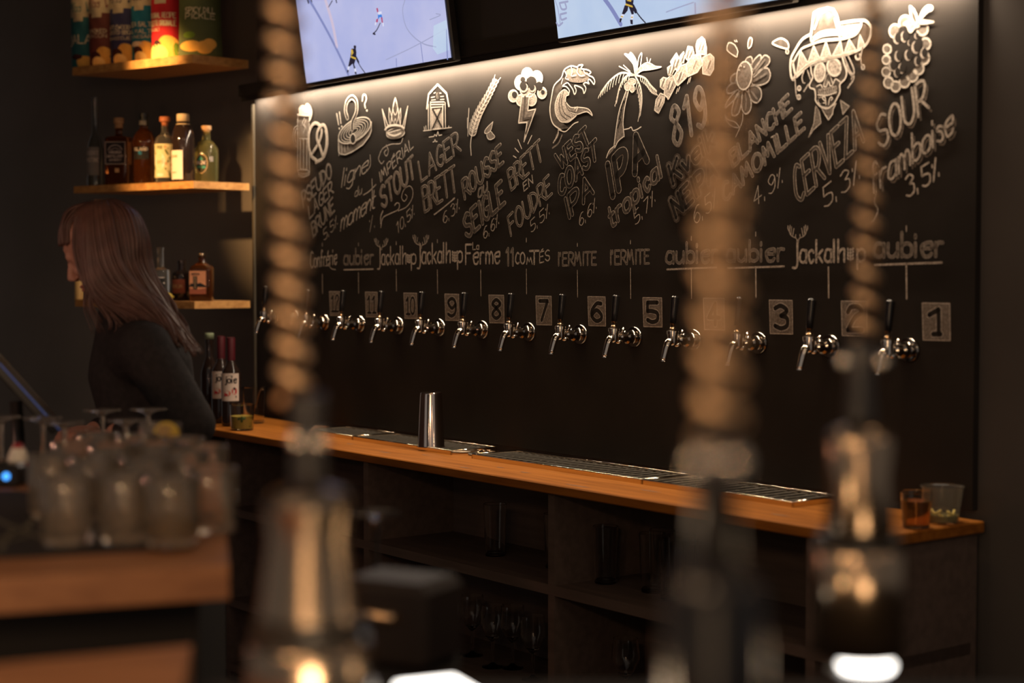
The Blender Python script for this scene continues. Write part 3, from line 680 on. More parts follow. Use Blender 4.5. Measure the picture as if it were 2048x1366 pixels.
for x, y, r in ((1315, 355, 66), (1430, 260, 70), (1625, 330, 62), (1660, 500, 56), (1640, 660, 62), (1580, 780, 58), (1510, 860, 60), (1420, 930, 56), (1320, 985, 50), (1240, 940, 52), (1215, 820, 45), (1215, 680, 42), (1225, 560, 44)):
    a.ell(x, y, r, r * 1.15, 3.4, 2, lift=1.2)
a.fill('1370 300 1330 420 1280 560 1280 720 1310 880 1380 900 1460 850 1560 740 1620 600 1620 440 1500 330', 4, lift=2.2)
for x, y, r in ((1335, 440, 42), (1420, 420, 42), (1350, 640, 42), (1465, 630, 42), (1550, 540, 48), (1640, 610, 40), (1570, 700, 36), (1285, 750, 42), (1390, 780, 40), (1335, 830, 36), (1480, 490, 22), (1560, 410, 24)):
    a.ell(x, y, r, r * 1.5, 0, 1, lift=3).ell(x + r * .35, y - r * .25, r * .85, r * 1.35, 0, 4, lift=3.5)
a.shape('1490 75 1530 110 1560 170 1575 240 1555 300 1500 200', 3, 4.0, smooth=False, lift=5).line('1560 270 1600 200 1640 120 1690 75 1735 80 1735 110 1690 130 1640 180 1590 240', 4.5, lift=6).shape('1580 265 1640 235 1755 250 1650 270', 2, 3.2, smooth=False, lift=5)
a.shape('1410 275 1450 290 1490 370 1540 320 1590 300 1560 270 1500 230', 1, 3.0, lift=4)
a.done('chalk_drawing', 'raspberry with leaves')
# ------------------------------------------------------------------ valance and LED strip over the board
WALLLOC = (W0.x, W0.y, 0)
v = thing('valance', 'narrow black ledge above the chalkboard hiding a warm light strip', 'ledge', WALLLOC, WROT)
MB().box(((BS0 + BS1) / 2, -0.035, BTOP + 0.047), (BS1 - BS0 + 0.02, 0.07, 0.046), bev=0.004).box(((BS0 + BS1) / 2, -0.052, BTOP + 0.017), (BS1 - BS0 + 0.02, 0.008, 0.022)).build('ledge_board', M['black_matte'], v)
s = MB().box(((BS0 + BS1) / 2, -0.028, BTOP + 0.0205), (BS1 - BS0 - 0.08, 0.012, 0.005)).build('light_strip', M['led'], v)
tag(s, 'glowing warm white light strip')
# ------------------------------------------------------------------ televisions
def ice_mat(name, c1, c2, s):
    m = mat(name, (0.02, 0.02, 0.02), 0.3, emit=c1, estr=s); nt = m.node_tree; b = nt.nodes['Principled BSDF']
    nz = [n for n in nt.nodes if n.type == 'TEX_NOISE'][0]; nz.inputs['Scale'].default_value = 5.0
    rp = nt.nodes.new('ShaderNodeValToRGB'); rp.color_ramp.elements[0].color = (*c1, 1); rp.color_ramp.elements[1].color = (*c2, 1)
    rp.color_ramp.elements[0].position = .3; rp.color_ramp.elements[1].position = .7
    nt.links.new(nz.outputs['Fac'], rp.inputs['Fac']); nt.links.new(rp.outputs['Color'], b.inputs['Emission Color']); return m
def glowmat(name, c, s=1.0): return mat(name, (0.02, 0.02, 0.02), 0.4, emit=c, estr=s, noise=.02)
TVM = [ice_mat('screen_ice_lilac', (0.40, 0.44, 0.74), (0.52, 0.53, 0.78), 1.0), ice_mat('screen_ice_cyan', (0.44, 0.56, 0.78), (0.56, 0.66, 0.82), 1.0),
       glowmat('screen_blue_line', (0.22, 0.25, 0.50)), glowmat('screen_dark', (0.018, 0.014, 0.03)), glowmat('screen_yellow', (0.65, 0.42, 0.06)), glowmat('screen_white', (0.75, 0.75, 0.9)),
       glowmat('screen_blue', (0.05, 0.22, 0.70)), glowmat('screen_red', (0.45, 0.06, 0.16)), glowmat('screen_grey', (0.34, 0.36, 0.55)), glowmat('screen_warm', (0.62, 0.52, 0.66))]
TILT = R(8.2)
def tv(px0, px1, label, base, fr, content):
    OUT = 0.12
    s0, z0 = on_wall(*px0, OUT); s1, z1 = on_wall(*px1, OUT)
    if px1[0] > 1300: s1 = s0 + TVW[0]
    w = s1 - s0; TVW.append(w); h = w * 9 / 16; zc = (z0 + z1) / 2 if px1[0] < 1300 else z0
    t = thing('television', label, 'television', wl((s0 + s1) / 2, OUT, zc), WROT); t.rotation_euler = (TILT, 0, WROT)
    MB().box((0, 0.0165, h / 2), (w + 0.022, 0.03, h + 0.026), bev=0.005).build('casing', M['black'], t)
    MB().box((0, 0.06, h * .5), (0.10, 0.075, 0.25)).box((0, 0.098, h * .5), (0.3, 0.012, 0.3)).build('wall_mount', M['black_matte'], t)
    Mw = Matrix.Translation(wl((s0 + s1) / 2, OUT, zc)) @ Matrix.Rotation(WROT, 4, 'Z') @ Matrix.Rotation(TILT, 4, 'X'); Mi = Mw.inverted()
    def uv(p):
        px, py = fr(p); o = Mi @ Vector((0, 0, EYE)); d = Mi.to_3x3() @ ray(px, py); k = (0.0 - o.y) / d.y; q = o + d * k; return (q.x, q.z)
    mb = MB(); f = lambda x, y, l: (x, -0.0008 - l * 0.0003, y)
    mb.add([f(-w / 2, 0, 0), f(w / 2, 0, 0), f(w / 2, h, 0), f(-w / 2, h, 0)], [(0, 1, 2, 3)], base)
    def poly(d, m, l=1):
        P = [uv(p) for p in pts_of(d)]; mb.add([f(x, y, l) for x, y in P], [tuple(range(len(P)))], m)
    def line(d, wd, m, l=1):
        P = [uv(p) for p in pts_of(d)]; mb.stroke([(q[0], q[1]) for q in smooth_pts([(a, b, 0) for a, b in P], 4)] if len(P) > 2 else P, wd, f, m, l)
    content(poly, line)
    mb.build('screen', TVM, t)
TVW = []
ZV = frame(500, 0, 3.303); ZV2 = frame(1000, 0, 3.303)
def c1(poly, line):
    line('385 -10 430 60 520 220 600 380 650 490', 0.012, 2); line('500 0 545 150 575 305', 0.016, 9)
    line('1025 0 1010 70 1030 170 1080 240 1150 290 1230 310', 0.004, 8); line('1190 130 1260 100 1230 90', .003, 8); line('1300 200 1306 390', .006, 2); line('968 388 970 440', .004, 2); line('1130 290 1145 410', .004, 2)
    line('900 395 1080 310 1300 190', .003, 8); poly('1215 170 1300 130 1318 330 1240 360 1210 320', 1, 1)
    poly('690 298 703 303 702 320 692 322 685 312', 3); poly('672 322 700 318 705 345 703 385 680 388 665 372', 3); poly('668 330 680 325 686 350 672 368', 4, 2); poly('668 368 702 382 702 394 668 380', 4, 2)
    poly('664 375 700 392 690 425 700 455 690 460 680 420 660 440 650 470 648 450', 3); poly('648 440 660 438 656 462 648 466', 5, 2); poly('690 452 702 452 704 475 695 478', 5, 2); poly('645 462 655 462 652 480 645 478', 3, 3); poly('694 474 706 474 706 492 696 488', 3, 3)
    line('703 380 718 410', .010, 3); line('712 405 735 445 762 482', .004, 3)
    poly('836 55 846 52 850 78 842 82', 7); poly('846 80 870 75 872 95 850 100', 5); poly('846 95 870 92 876 118 860 112 848 128', 6); poly('836 128 848 122 846 146 834 148', 7); poly('866 112 876 112 880 150 872 150', 7); poly('828 148 836 146 834 166 826 166', 5); poly('876 150 884 150 886 172 880 176', 5)
    line('862 152 838 200 815 222', .004, 3); line('815 222 828 226', .006, 3)
    line('380 -5 388 18', .008, 3); line('405 -5 410 12', .006, 3); line('545 5 520 48', .004, 3); line('570 0 574 16', .006, 3)
tv((613, 165), (903, 117), 'left television showing a hockey game on pale lilac ice', 0, ZV, c1)
def c2(poly, line):
    line('690 -10 740 60 800 160', 0.014, 2); line('365 0 385 60 400 160', .003, 8)
    for d in ('395 20 450 10', '395 20 410 60 440 55 430 15', '400 95 440 85', '400 95 408 130 440 120', '375 150 390 170 415 150'): line(d, .006, 8)
    poly('830 0 885 0 880 40 835 45', 3); poly('845 -10 870 0 868 12 842 6', 4, 2); poly('832 22 878 38 880 50 830 34', 4, 2); poly('826 34 850 40 845 70 820 100 806 95', 3); poly('850 40 882 44 886 95 872 98 862 70', 3)
    poly('806 92 824 96 812 122 798 118', 5, 2); poly('868 96 886 94 880 130 866 130', 5, 2); poly('802 104 818 108 814 116 800 112', 4, 3); poly('870 110 882 110 880 118 868 118', 4, 3); poly('795 120 810 122 800 148 792 146', 3, 3); poly('862 130 880 130 880 162 866 158', 3, 3)
    line('880 40 898 75', .012, 3); line('898 72 930 115 962 150', .004, 3); line('1290 20 1292 90', .005, 8); line('1100 80 1180 50 1280 15', .003, 8); poly('1480 0 1560 0 1540 15 1490 18', 9)
tv((1117, 77), (1550, 5), 'right television cut by the top edge, showing a player on pale blue ice', 1, ZV2, c2)

# ------------------------------------------------------------------ taps
M['handle'] = mat('black_tap_handle', (0.008, 0.007, 0.007), 0.22, spec=.35, noise=.04)
RX90 = Matrix.Rotation(R(90), 3, 'X')     # lathe axis -> straight out of the wall
def make_tap(label, shank=0.0):
    t = thing('beer_tap', label, 'tap', group='chrome beer taps along the chalkboard')
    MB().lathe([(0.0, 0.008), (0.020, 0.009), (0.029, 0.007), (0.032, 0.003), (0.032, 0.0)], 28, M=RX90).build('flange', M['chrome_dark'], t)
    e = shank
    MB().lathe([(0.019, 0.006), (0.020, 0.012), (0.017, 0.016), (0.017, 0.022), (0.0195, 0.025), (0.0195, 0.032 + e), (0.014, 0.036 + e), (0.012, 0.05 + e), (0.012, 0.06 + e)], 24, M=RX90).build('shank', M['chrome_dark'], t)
    b = MB().lathe([(0.012, 0.05 + e), (0.016, 0.052 + e), (0.016, 0.058 + e), (0.011, 0.062 + e), (0.0125, 0.072 + e), (0.0135, 0.082 + e), (0.010, 0.093 + e), (0.0, 0.096 + e)], 20, M=RX90)
    b.lathe([(0.0135, -0.008), (0.0145, 0.004), (0.0145, 0.016), (0.0165, 0.017), (0.0165, 0.026), (0.012, 0.029), (0.008, 0.030), (0.0, 0.030)], 20, o=(0, -0.080 - e, 0))
    b.ball((0, -0.080 - e, -0.006), (0.0135, 0.0135, 0.010)); b.ball((0.002, -0.062 - e, -0.012), (0.010, 0.012, 0.008))
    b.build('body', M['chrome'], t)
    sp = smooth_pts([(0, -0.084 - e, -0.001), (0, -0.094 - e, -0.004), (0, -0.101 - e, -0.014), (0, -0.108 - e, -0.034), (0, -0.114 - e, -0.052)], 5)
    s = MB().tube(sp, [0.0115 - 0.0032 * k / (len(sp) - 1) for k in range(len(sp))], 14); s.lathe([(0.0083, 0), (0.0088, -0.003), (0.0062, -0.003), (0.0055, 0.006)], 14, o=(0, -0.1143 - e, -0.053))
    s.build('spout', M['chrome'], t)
    MB().tube([(0.004, -0.058 - e, 0.004), (0.007, -0.055 - e, 0.016), (0.009, -0.050 - e, 0.028)], [0.003, 0.0025, 0.0038], 8).build('flow_lever', M['chrome'], t)
    FERR = MB().lathe([(0.0085, 0.030), (0.0095, 0.033), (0.0068, 0.036), (0.0068, 0.044), (0.008, 0.046)], 16, o=(0, -0.080 - e, 0))
    tilt = Matrix.Rotation(R(-7), 3, 'X')
    MB().lathe([(0.0075, 0.0), (0.0090, 0.003), (0.0098, 0.03), (0.0112, 0.062), (0.0115, 0.073), (0.0085, 0.0765), (0.0, 0.077)], 18, o=(0, -0.080 - e, 0.0455), M=tilt, cap0=True).build('handle', M['handle'], t)
    FERR.build('ferrule', M['steel'], [c for c in t.children if c.name.startswith('handle')][0])
    return t
FL = ((12, 650, 641), (11, 721, 646), (10, 798, 650), (9, 880, 655), (8, 966, 661), (7, 1059, 667), (6, 1162, 672), (5, 1270, 676), (4, 1388, 680), (3, 1518, 684), (2, 1662, 692), (1, 1819, 698))
TAPZ = sum(on_wall(x, y)[1] for _, x, y in FL) / 12
tap0 = make_tap('')
for i, (n, x, y) in enumerate(FL):
    lab = 'chrome beer tap with black handle just left of chalk number %d' % n
    p = wl(on_wall(x, y)[0], 0.0006, TAPZ)
    if i == 0: tap0.location = p; tap0.rotation_euler = (0, 0, WROT); tap0['label'] = lab
    else: dup(tap0, p, WROT, lab)
t = make_tap('slim chrome tap at the far left end, beside the aluminium strip', 0.05); t.location = wl(on_wall(589, 640)[0], 0.0006, TAPZ + 0.012); t.rotation_euler = (0, 0, WROT)

# ------------------------------------------------------------------ back counter
CZ = 0.92; CT = 0.027
def so(px, py, z=CZ):
    P = on_z(px, py, z); d = P - W0; return d.dot(RV), d.dot(NV)
CF = (so(900, 937)[1] + so(1427, 1020)[1]) / 2; TF = (so(950, 917)[1] + so(1433, 992)[1]) / 2
CS0 = so(404, 860)[0] - 0.5; CS1 = on_wall(1970, 1046)[0]
ct = thing('counter_top', 'long honey-coloured wooden counter under the taps', 'counter', WALLLOC, WROT)
MB().box(((CS0 + CS1) / 2, -CF / 2, CZ - CT / 2), (CS1 - CS0, CF, CT), bev=0.003).build('plank', M['counter_wood'], ct)
for px, py, l in ((930, 935, .05), (1000, 935, .03), (1155, 972, .10), (1300, 982, .08), (1050, 945, .04), (770, 905, .06), (850, 910, .03), (1400, 1000, .05), (700, 888, .04), (1560, 1030, .06)):
    s_, o_ = so(px, py)
    MB().add([(s_ + l * .5 * math.cos(R(30) * q) + .01 * math.sin(q * 2.1), -o_ + .007 * math.sin(R(30) * q), CZ + 0.0004) for q in range(12)], [tuple(range(12))]).build('knot', M['knot'], ct)
# drip tray sections
M['tray'] = mat('tray_steel', (0.26, 0.24, 0.21), 0.42, metal=1.0, noise=0.1, nscale=90)
M['tray_dark'] = mat('tray_well', (0.05, 0.046, 0.042), 0.45, metal=0.7, noise=0.1, nscale=90)
def tray(sa, sb, label):
    t = thing('drip_tray', label, 'drip tray', wl((sa + sb) / 2, 0, CZ), WROT, 'steel drip trays along the wall'); w = sb - sa; d = TF - 0.012
    MB().box((0, -0.012 - d / 2, 0.003), (w - .012, d - .008, 0.006)).build('well', M['tray_dark'], t)
    r = MB()
    for c, sz in (((0, -TF + .003, .006), (w, .006, .012)), ((0, -.010, .006), (w, .006, .012)), ((-w / 2 + .003, -.012 - d / 2, .006), (.006, d, .012)), ((w / 2 - .003, -.012 - d / 2, .006), (.006, d, .012))): r.box(c, sz)
    for yy in (-TF + .003, -.010): r.tube([(-w / 2 + .002, yy, .0125), (w / 2 - .002, yy, .0125)], .0026, 8)
    for xx in (-w / 2 + .003, w / 2 - .003): r.tube([(xx, -TF + .003, .0125), (xx, -.010, .0125)], .0026, 8)
    r.build('rim', M['chrome'], t)
    g = MB(); n = int(w / 0.034)
    for i in range(n): g.box((-w / 2 + .012 + i * (w - .024) / max(1, n - 1), -.012 - d / 2, .0085), (.019, d - .010, .002))
    for j in range(3): g.box((0, -.03 - j * (d - .036) / 2, .0075), (w - .012, .006, .002))
    g.build('grate', M['tray'], t)
sA = so(655, 862)[0]; sB = on_wall(797, 868)[0]; sC = so(948, 916)[0]; sD = on_wall(1386, 963)[0]; sE = on_wall(1690, 1000)[0]
tray(sA, sB - .002, 'short drip tray at the left end of the counter, in shadow')
tray(sB, sC - .11, 'drip tray section the shaker tin stands on')
tray(sC, sD - .002, 'long drip tray section with a bright front rim in the middle of the counter')
tray(sD, sE, 'drip tray section nearest the right end of the counter')
rz_ = thing('glass_rinser', 'round metal glass rinser let into the counter between drip trays', 'glass rinser', wl(sC - .055, TF / 2 + .005, CZ), WROT)
MB().lathe([(0.050, 0), (0.052, .004), (0.048, .007), (0.044, .004), (0.0, .003)], 28).build('bowl', M['tray'], rz_)
q = MB()
for i in range(5):
    c, s_ = math.cos(i * 2 * math.pi / 5), math.sin(i * 2 * math.pi / 5); q.tube([(0, 0, .012), (.02 * c, .02 * s_, .013), (.044 * c, .044 * s_, .007)], .003, 8)
q.lathe([(0.010, .006), (.010, .014), (.004, .018), (0, .018)], 14); q.build('spray_star', M['steel'], rz_)
sh = thing('shaker_tin', 'tall steel shaker tin upside down on the drip tray', 'shaker', wl(so(862, 893, .931)[0], so(862, 893, .931)[1], CZ + .0095))
MB().lathe([(0.0445, 0.0), (0.0455, .002), (0.044, .006), (0.0365, .165), (0.0355, .172), (0.0355, .176), (0.034, .178), (0.0, .177)], 36).build('tin', mat('shaker_steel', (0.80, 0.68, 0.60), 0.13, metal=1.0, noise=.05), sh)

# ------------------------------------------------------------------ cabinet under the counter
cb = thing('bar_cabinet', 'dark open wooden shelving under the long counter', 'cabinet', WALLLOC, WROT)
KD = CF - .05; ZT2 = CZ - CT; SH1 = 0.635; SH2 = 0.30
MB().box(((CS0 + CS1) / 2, -.012, ZT2 / 2), (CS1 - CS0 - .04, .02, ZT2)).build('back_panel', M['cabinet'], cb)
for z in (SH1, SH2, 0.06): MB().box(((CS0 + CS1) / 2, -.022 - KD / 2, z - .014), (CS1 - CS0 - .04, KD, .028)).build('shelf', M['cabinet'], cb)
sdiv = so(1127, 1120, .7)[0]; n = 0
x = sdiv - 3 * 0.95
while x < CS1 - .1:
    if x > CS0 + .02: MB().box((x, -.022 - KD / 2, ZT2 / 2), (.028, KD - .002, ZT2)).build('divider', M['cabinet'], cb)
    x += 0.95
for x in (CS0 + .034, CS1 - .034): MB().box((x, -.022 - KD / 2, ZT2 / 2), (.028, KD, ZT2)).build('end_panel', M['cabinet'], cb)
# ------------------------------------------------------------------ glass and bottle builders
def glass_profile(r0, r1, h, t=0.0022, base=0.010): return [(0, 0), (r0 - .002, 0), (r0, .002), (r1, h - .001), (r1 - t * .5, h), (r1 - t, h - .001), (r0 - t, base + .002), (r0 - t - .003, base), (0, base)]
def stem_profile(H, foot, bowl_r, bowl_h, rim): # standing upright, foot at 0
    s = H - bowl_h
    return [(0, 0), (foot, 0), (foot, .002), (foot * .45, .006), (.005, .014), (.004, s * .6), (.005, s * .92), (bowl_r * .55, s + bowl_h * .10), (bowl_r, s + bowl_h * .45), (rim, H), (rim - .0015, H), (bowl_r - .0015, s + bowl_h * .45), (bowl_r * .5, s + bowl_h * .12), (0, s + .004)]
def liquid(name, c, rough=.05, trans=.85): return mat(name, c, rough, trans=trans, ior=1.36, noise=.02)
M['bottle_clear'] = mat('bottle_glass', (0.80, 0.76, 0.70), 0.03, trans=0.96, ior=1.45, noise=.02)
M['amber'] = mat('amber_spirit', (0.34, 0.10, 0.025), 0.04, trans=0.90, ior=1.4, noise=.02)
M['dark_glass'] = mat('dark_bottle_glass', (0.020, 0.012, 0.010), 0.06, spec=0.6, noise=.03)
M['green_glass'] = mat('greenish_spirit', (0.45, 0.42, 0.16), 0.04, trans=0.90, ior=1.4, noise=.02)
M['smoke_glass'] = mat('smoked_bottle_glass', (0.10, 0.10, 0.09), 0.06, trans=0.4, noise=.03)
M['cork'] = mat('cork', (0.52, 0.30, 0.14), 0.8, col2=(0.40, 0.22, 0.10), nscale=90)
M['cork_red'] = mat('reddish_stopper', (0.42, 0.13, 0.05), 0.6, noise=.1)
M['cap_beige'] = mat('beige_cap', (0.66, 0.50, 0.30), 0.6, noise=.1)
M['cap_black'] = M['black']
def paper(name, c, c2=None, ns=40): return mat(name, c, 0.7, spec=.2, col2=c2 or tuple(x * .93 for x in c), nscale=ns)
P = {'black': paper('label_black', (0.03, 0.022, 0.024)), 'white': paper('label_white', (0.80, 0.72, 0.60)), 'cream': paper('label_cream', (0.66, 0.58, 0.33)), 'olive': paper('print_olive', (0.16, 0.17, 0.06)),
     'ink': paper('print_black', (0.02, 0.018, 0.018)), 'pale': paper('print_pale', (0.62, 0.52, 0.46)), 'blue': paper('print_blue', (0.03, 0.28, 0.50)), 'teal': paper('label_teal', (0.02, 0.085, 0.08)), 'green': paper('print_green', (0.06, 0.28, 0.20)),
     'orange': paper('label_orange', (0.62, 0.26, 0.13)), 'red': paper('print_red', (0.45, 0.03, 0.04)), 'tan': paper('print_tan', (0.55, 0.34, 0.17)), 'grey': paper('print_grey', (0.22, 0.20, 0.19)), 'rust': paper('print_rust', (0.30, 0.09, 0.05)), 'pink': paper('print_pink', (0.55, 0.16, 0.12))}
PL = list(P.values()); PI = {k: i for i, k in enumerate(P)}
class Label:
    """a curved or flat paper label with its print, x in metres along the front, y up"""
    def __init__(s, kind, r, cx=0.0, facing=0.0, d=0.0): s.mb = MB(); s.kind = kind; s.r = r; s.cx = cx; s.fa = facing; s.d = d
    def f(s, x, y, l):
        if s.kind == 'round':
            r = s.r + 0.0006 + l * 0.0003; t = s.fa - math.pi / 2 + x / s.r
            return (r * math.cos(t), r * math.sin(t), y)
        p = Vector((x, -s.r - 0.0006 - l * 0.0003, y)); c, q = math.cos(s.fa), math.sin(s.fa)
        return (p.x * c - p.y * q, p.x * q + p.y * c, y)
    def rect(s, x0, x1, y0, y1, m, l=0):
        n = 12 if s.kind == 'round' else 1
        for i in range(n):
            a, b = x0 + (x1 - x0) * i / n, x0 + (x1 - x0) * (i + 1) / n
            s.mb.add([s.f(a, y0, l), s.f(b, y0, l), s.f(b, y1, l), s.f(a, y1, l)], [(0, 1, 2, 3)], PI[m])
        return s
    def text(s, t, x0, x1, y, h, m, w=.0016, l=2):
        S, W = layout(t)
        for st in S: s.mb.stroke([(x0 + (x1 - x0) * a / W, y + h * b / 9) for a, b in st], w, s.f, PI[m], l)
        return s
    def line(s, pts, m, w=.0012, l=2, smooth=False):
        if smooth: pts = [(v[0], v[1]) for v in smooth_pts([(a, b, 0) for a, b in pts], 4)]
        s.mb.stroke(pts, w, s.f, PI[m], l); return s
    def blob(s, cx, cy, rx, ry, m, l=1, rot=0):
        P_ = [(cx + rx * math.cos(t) * math.cos(rot) - ry * math.sin(t) * math.sin(rot), cy + rx * math.cos(t) * math.sin(rot) + ry * math.sin(t) * math.cos(rot)) for t in [R(20) * k for k in range(18)]]
        s.mb.add([s.f(x, y, l) for x, y in P_], [tuple(range(18))], PI[m]); return s
    def poly(s, pts, m, l=1): s.mb.add([s.f(x, y, l) for x, y in pts], [tuple(range(len(pts)))], PI[m]); return s
    def done(s, parent, name='label'): return s.mb.build(name, PL, parent)
def bottle(label, px, py, Y, prof, body, cap=None, capm=None, n=28, sx=1, sy=1, face=0.0, group='bottles on the middle shelf', z=None, square=False):
    p = at(px, py, Y); 
    if z is not None: p.z = z
    t = thing('bottle', label, 'bottle', p, face, group)
    mb = MB()
    if square:   # superellipse body
        N = 32; vs = []
        for r, zz in prof:
            e = 1.0 if r < square else 0.32
            for i in range(N):
                th = 2 * math.pi * i / N; c, s_ = math.cos(th), math.sin(th)
                vs.append((r * sx * math.copysign(abs(c) ** e, c), r * sy * math.copysign(abs(s_) ** e, s_), zz))
        mb.add(vs, [(k * N + i, k * N + (i + 1) % N, k * N + N + (i + 1) % N, k * N + N + i) for k in range(len(prof) - 1) for i in range(N)], 0, True)
        mb.add([vs[i] for i in range(N)], [tuple(range(N - 1, -1, -1))])
    else: mb.lathe(prof, n, sx=sx, sy=sy, cap0=True)
    mb.build('glass_body', body, t)
    if cap: MB().lathe(cap, 20, cap0=True).build('stopper', capm, t)
    return t

# ------------------------------------------------------------------ corner shelves
sc_ = 6.31 / FPX
def shelf(name, label, corners, z0, z1):
    c = Vector((0, 0, 0)); P_ = [Vector((p.x, p.y, 0)) for p in corners]
    for p in P_: c += p / len(P_)
    t = thing(name, label, 'shelf', (c.x, c.y, z0), 0, 'corner shelves left of the chalkboard')
    MB().prism([(p.x - c.x, p.y - c.y) for p in P_], 0, z1 - z0).build('board', M['shelf_wood'], t)
    a, b = P_[0] - c, P_[1] - c; d = (b - a); L = d.length; d.normalize(); nrm = Vector((d.y, -d.x, 0))
    if nrm.dot(Vector((0, -1, 0))) < 0: nrm = -nrm
    m = MB(); e = M['shelf_wood']
    return t
ZB2 = 1.5 + (HORIZON - 125) * 6.31 / FPX          # underside of the top shelf
Lc, Cc, Rc, Bc = on_z(145, 151, ZB2), on_z(385, 125.5, ZB2), on_z(497, 137, ZB2), on_z(292, 160, ZB2)
YC = Cc.y
def cz(py): return EYE + (HORIZON - py) * YC / FPX
QUAD = [Lc, Cc, Rc, Bc]
shelf('wall_shelf', 'topmost wooden corner shelf holding bags of chips', QUAD, ZB2, cz(111.5))
shelf('wall_shelf', 'middle wooden corner shelf holding a row of spirit bottles', QUAD, cz(377), cz(362.5))
shelf('wall_shelf', 'lowest wooden corner shelf behind the woman', QUAD, cz(617.5), cz(603))
ST, SM, SL = cz(111.5), cz(362.5), cz(603)
FD = (Cc - Lc).normalized(); FN = Vector((FD.y, -FD.x, 0)); FN.z = 0   # along the shelf front to the right; towards the room
FANG = math.atan2(FD.y, FD.x)
def onshelf(px, back, z):     # point whose image column is px, `back` metres behind the front edge
    d = ray(px, 600); d = Vector((d.x, d.y, 0)); p = Vector((Lc.x, Lc.y, 0)) - FN * back
    # solve d*t = p + FD*u
    det = d.x * (-FD.y) - d.y * (-FD.x); t = (p.x * (-FD.y) - p.y * (-FD.x)) / det
    q = d * t; return Vector((q.x, q.y, z))
def place(t, px, back, z, rz=None):
    t.location = onshelf(px, back, z); t.rotation_euler = (0, 0, FANG + R(24) if rz is None else rz); return t
mm = 6.45 / FPX        # metres per pixel on the shelves
# ---- spirit bottles
t = bottle('slim dark bottle with very long neck at the left end of the middle shelf', 0, 0, 6, [(0.030, 0), (0.034, .004), (0.034, .15), (0.026, .185), (0.014, .215), (0.0115, .25), (0.0115, .34), (0.013, .345), (0.013, .365), (0, .366)], M['smoke_glass'])
place(t, 194, .07, SM)
Label('round', .034).rect(-.03, .03, .045, .16, 'grey').text('ABSENTE', -.028, .028, .128, .016, 'pale').text('MISTINE', -.028, .028, .10, .016, 'pale', .002).line([(-.024, .09), (.024, .09)], 'pale').line([(-.024, .075), (.024, .075)], 'pale').line([(-.02, .06), (.02, .06)], 'pale').done(t)
t = bottle('square whiskey bottle with black framed label and cork stopper', 0, 0, 6, [(0.050, 0), (0.052, .004), (0.052, .185), (0.047, .195), (0.016, .202), (0.0145, .21), (0.0145, .235), (0.017, .236)], M['amber'], [(.017, .232), (.0155, .25), (.0205, .252), (.0205, .272), (.019, .274), (0, .274)], M['cork'], sy=.72, square=.045)
place(t, 241, .075, SM, FANG + R(26))
Label('flat', .0374).rect(-.043, .043, .085, .175, 'pale').rect(-.041, .041, .087, .173, 'ink', 1).rect(-.0385, .0385, .0895, .1705, 'black', 2).text('VIRGINIA', -.027, .027, .128, .010, 'pale', .0018, 4).text('DISTILLERY', -.034, .034, .112, .010, 'pale', .0016, 4).text('WHISKEY', -.026, .026, .098, .008, 'pale', .0013, 4).line([(-.030, .142), (-.02, .156), (0, .162), (.02, .156), (.030, .142)], 'pale', .0022, 4, True).line([(-.022, .142), (0, .15), (.022, .142)], 'pale', .0014, 4, True).rect(-.002, .016, .052, .068, 'tan', 1).done(t)
Label('flat', .052, facing=R(90)).rect(-.028, -.018, .085, .175, 'tan').rect(-.012, .0, .085, .175, 'tan').done(t, 'side_label')
t = bottle('round-shouldered amber bottle with dark label and blue lettering', 0, 0, 6, [(0.040, 0), (0.042, .004), (0.041, .14), (0.044, .165), (0.042, .19), (0.030, .21), (0.016, .225), (0.016, .24), (0.018, .242)], M['amber'], [(.0185, .235), (.019, .262), (.0165, .263), (.0165, .27), (.0195, .271), (.0195, .285), (0, .286)], M['black'])
place(t, 291, .085, SM)
Label('round', .0415).rect(-.036, .036, .10, .15, 'ink').text('ISLAND', -.026, .03, .134, .012, 'pale', .002).text('10', -.006, .006, .119, .012, 'blue', .0024).line([(-.03, .112), (.03, .112)], 'grey').line([(-.03, .106), (.03, .106)], 'grey').done(t)
Label('round', .0187).rect(-.018, .018, .238, .256, 'grey').line([(-.014, .242), (0, .252), (.014, .242)], 'pale').done(t, 'neck_band')
t = bottle('gin bottle with flowery cream label and reddish stopper', 0, 0, 6, [(0.038, 0), (0.040, .004), (0.040, .16), (0.037, .175), (0.020, .19), (0.014, .20), (0.0125, .235), (0.015, .237)], M['bottle_clear'], [(.0125, .222), (.0135, .238), (.0215, .242), (.0215, .258), (.020, .26), (0, .26)], M['cork_red'])
place(t, 333, .05, SM)
lb = Label('round', .040).rect(-.045, .045, .02, .152, 'cream').text('PRIX', -.018, .006, .132, .012, 'olive', .0026).blob(-.006, .085, .022, .033, 'white', 1).text('avril', -.020, .010, .075, .02, 'tan', .0018).line([(-.02, .062), (.008, .062)], 'tan')
for x, y, r_ in ((.022, .12, .5), (.030, .09, -.5), (.024, .05, .9), (.036, .13, 1.2), (.034, .03, .2), (-.034, .12, 1), (-.036, .06, .4)): lb.blob(x, y, .005, .013, 'olive', 1, r_)
for x, y in ((.016, .14), (.04, .07), (.02, .075)): lb.blob(x, y, .006, .006, 'tan', 1)
lb.rect(-.02, .008, .026, .036, 'white', 1).done(t)
t = bottle('big dark bottle with bright plain white label and beige cap', 0, 0, 6, [(0.041, 0), (0.044, .004), (0.044, .165), (0.042, .19), (0.030, .22), (0.022, .23), (0.021, .24)], M['dark_glass'], [(.0245, .236), (.0245, .262), (.023, .265), (0, .265)], M['cap_beige'])
place(t, 369, .05, SM, FANG + R(10)); t['label'] = 'big dark bottle with bright plain white label and beige cap'
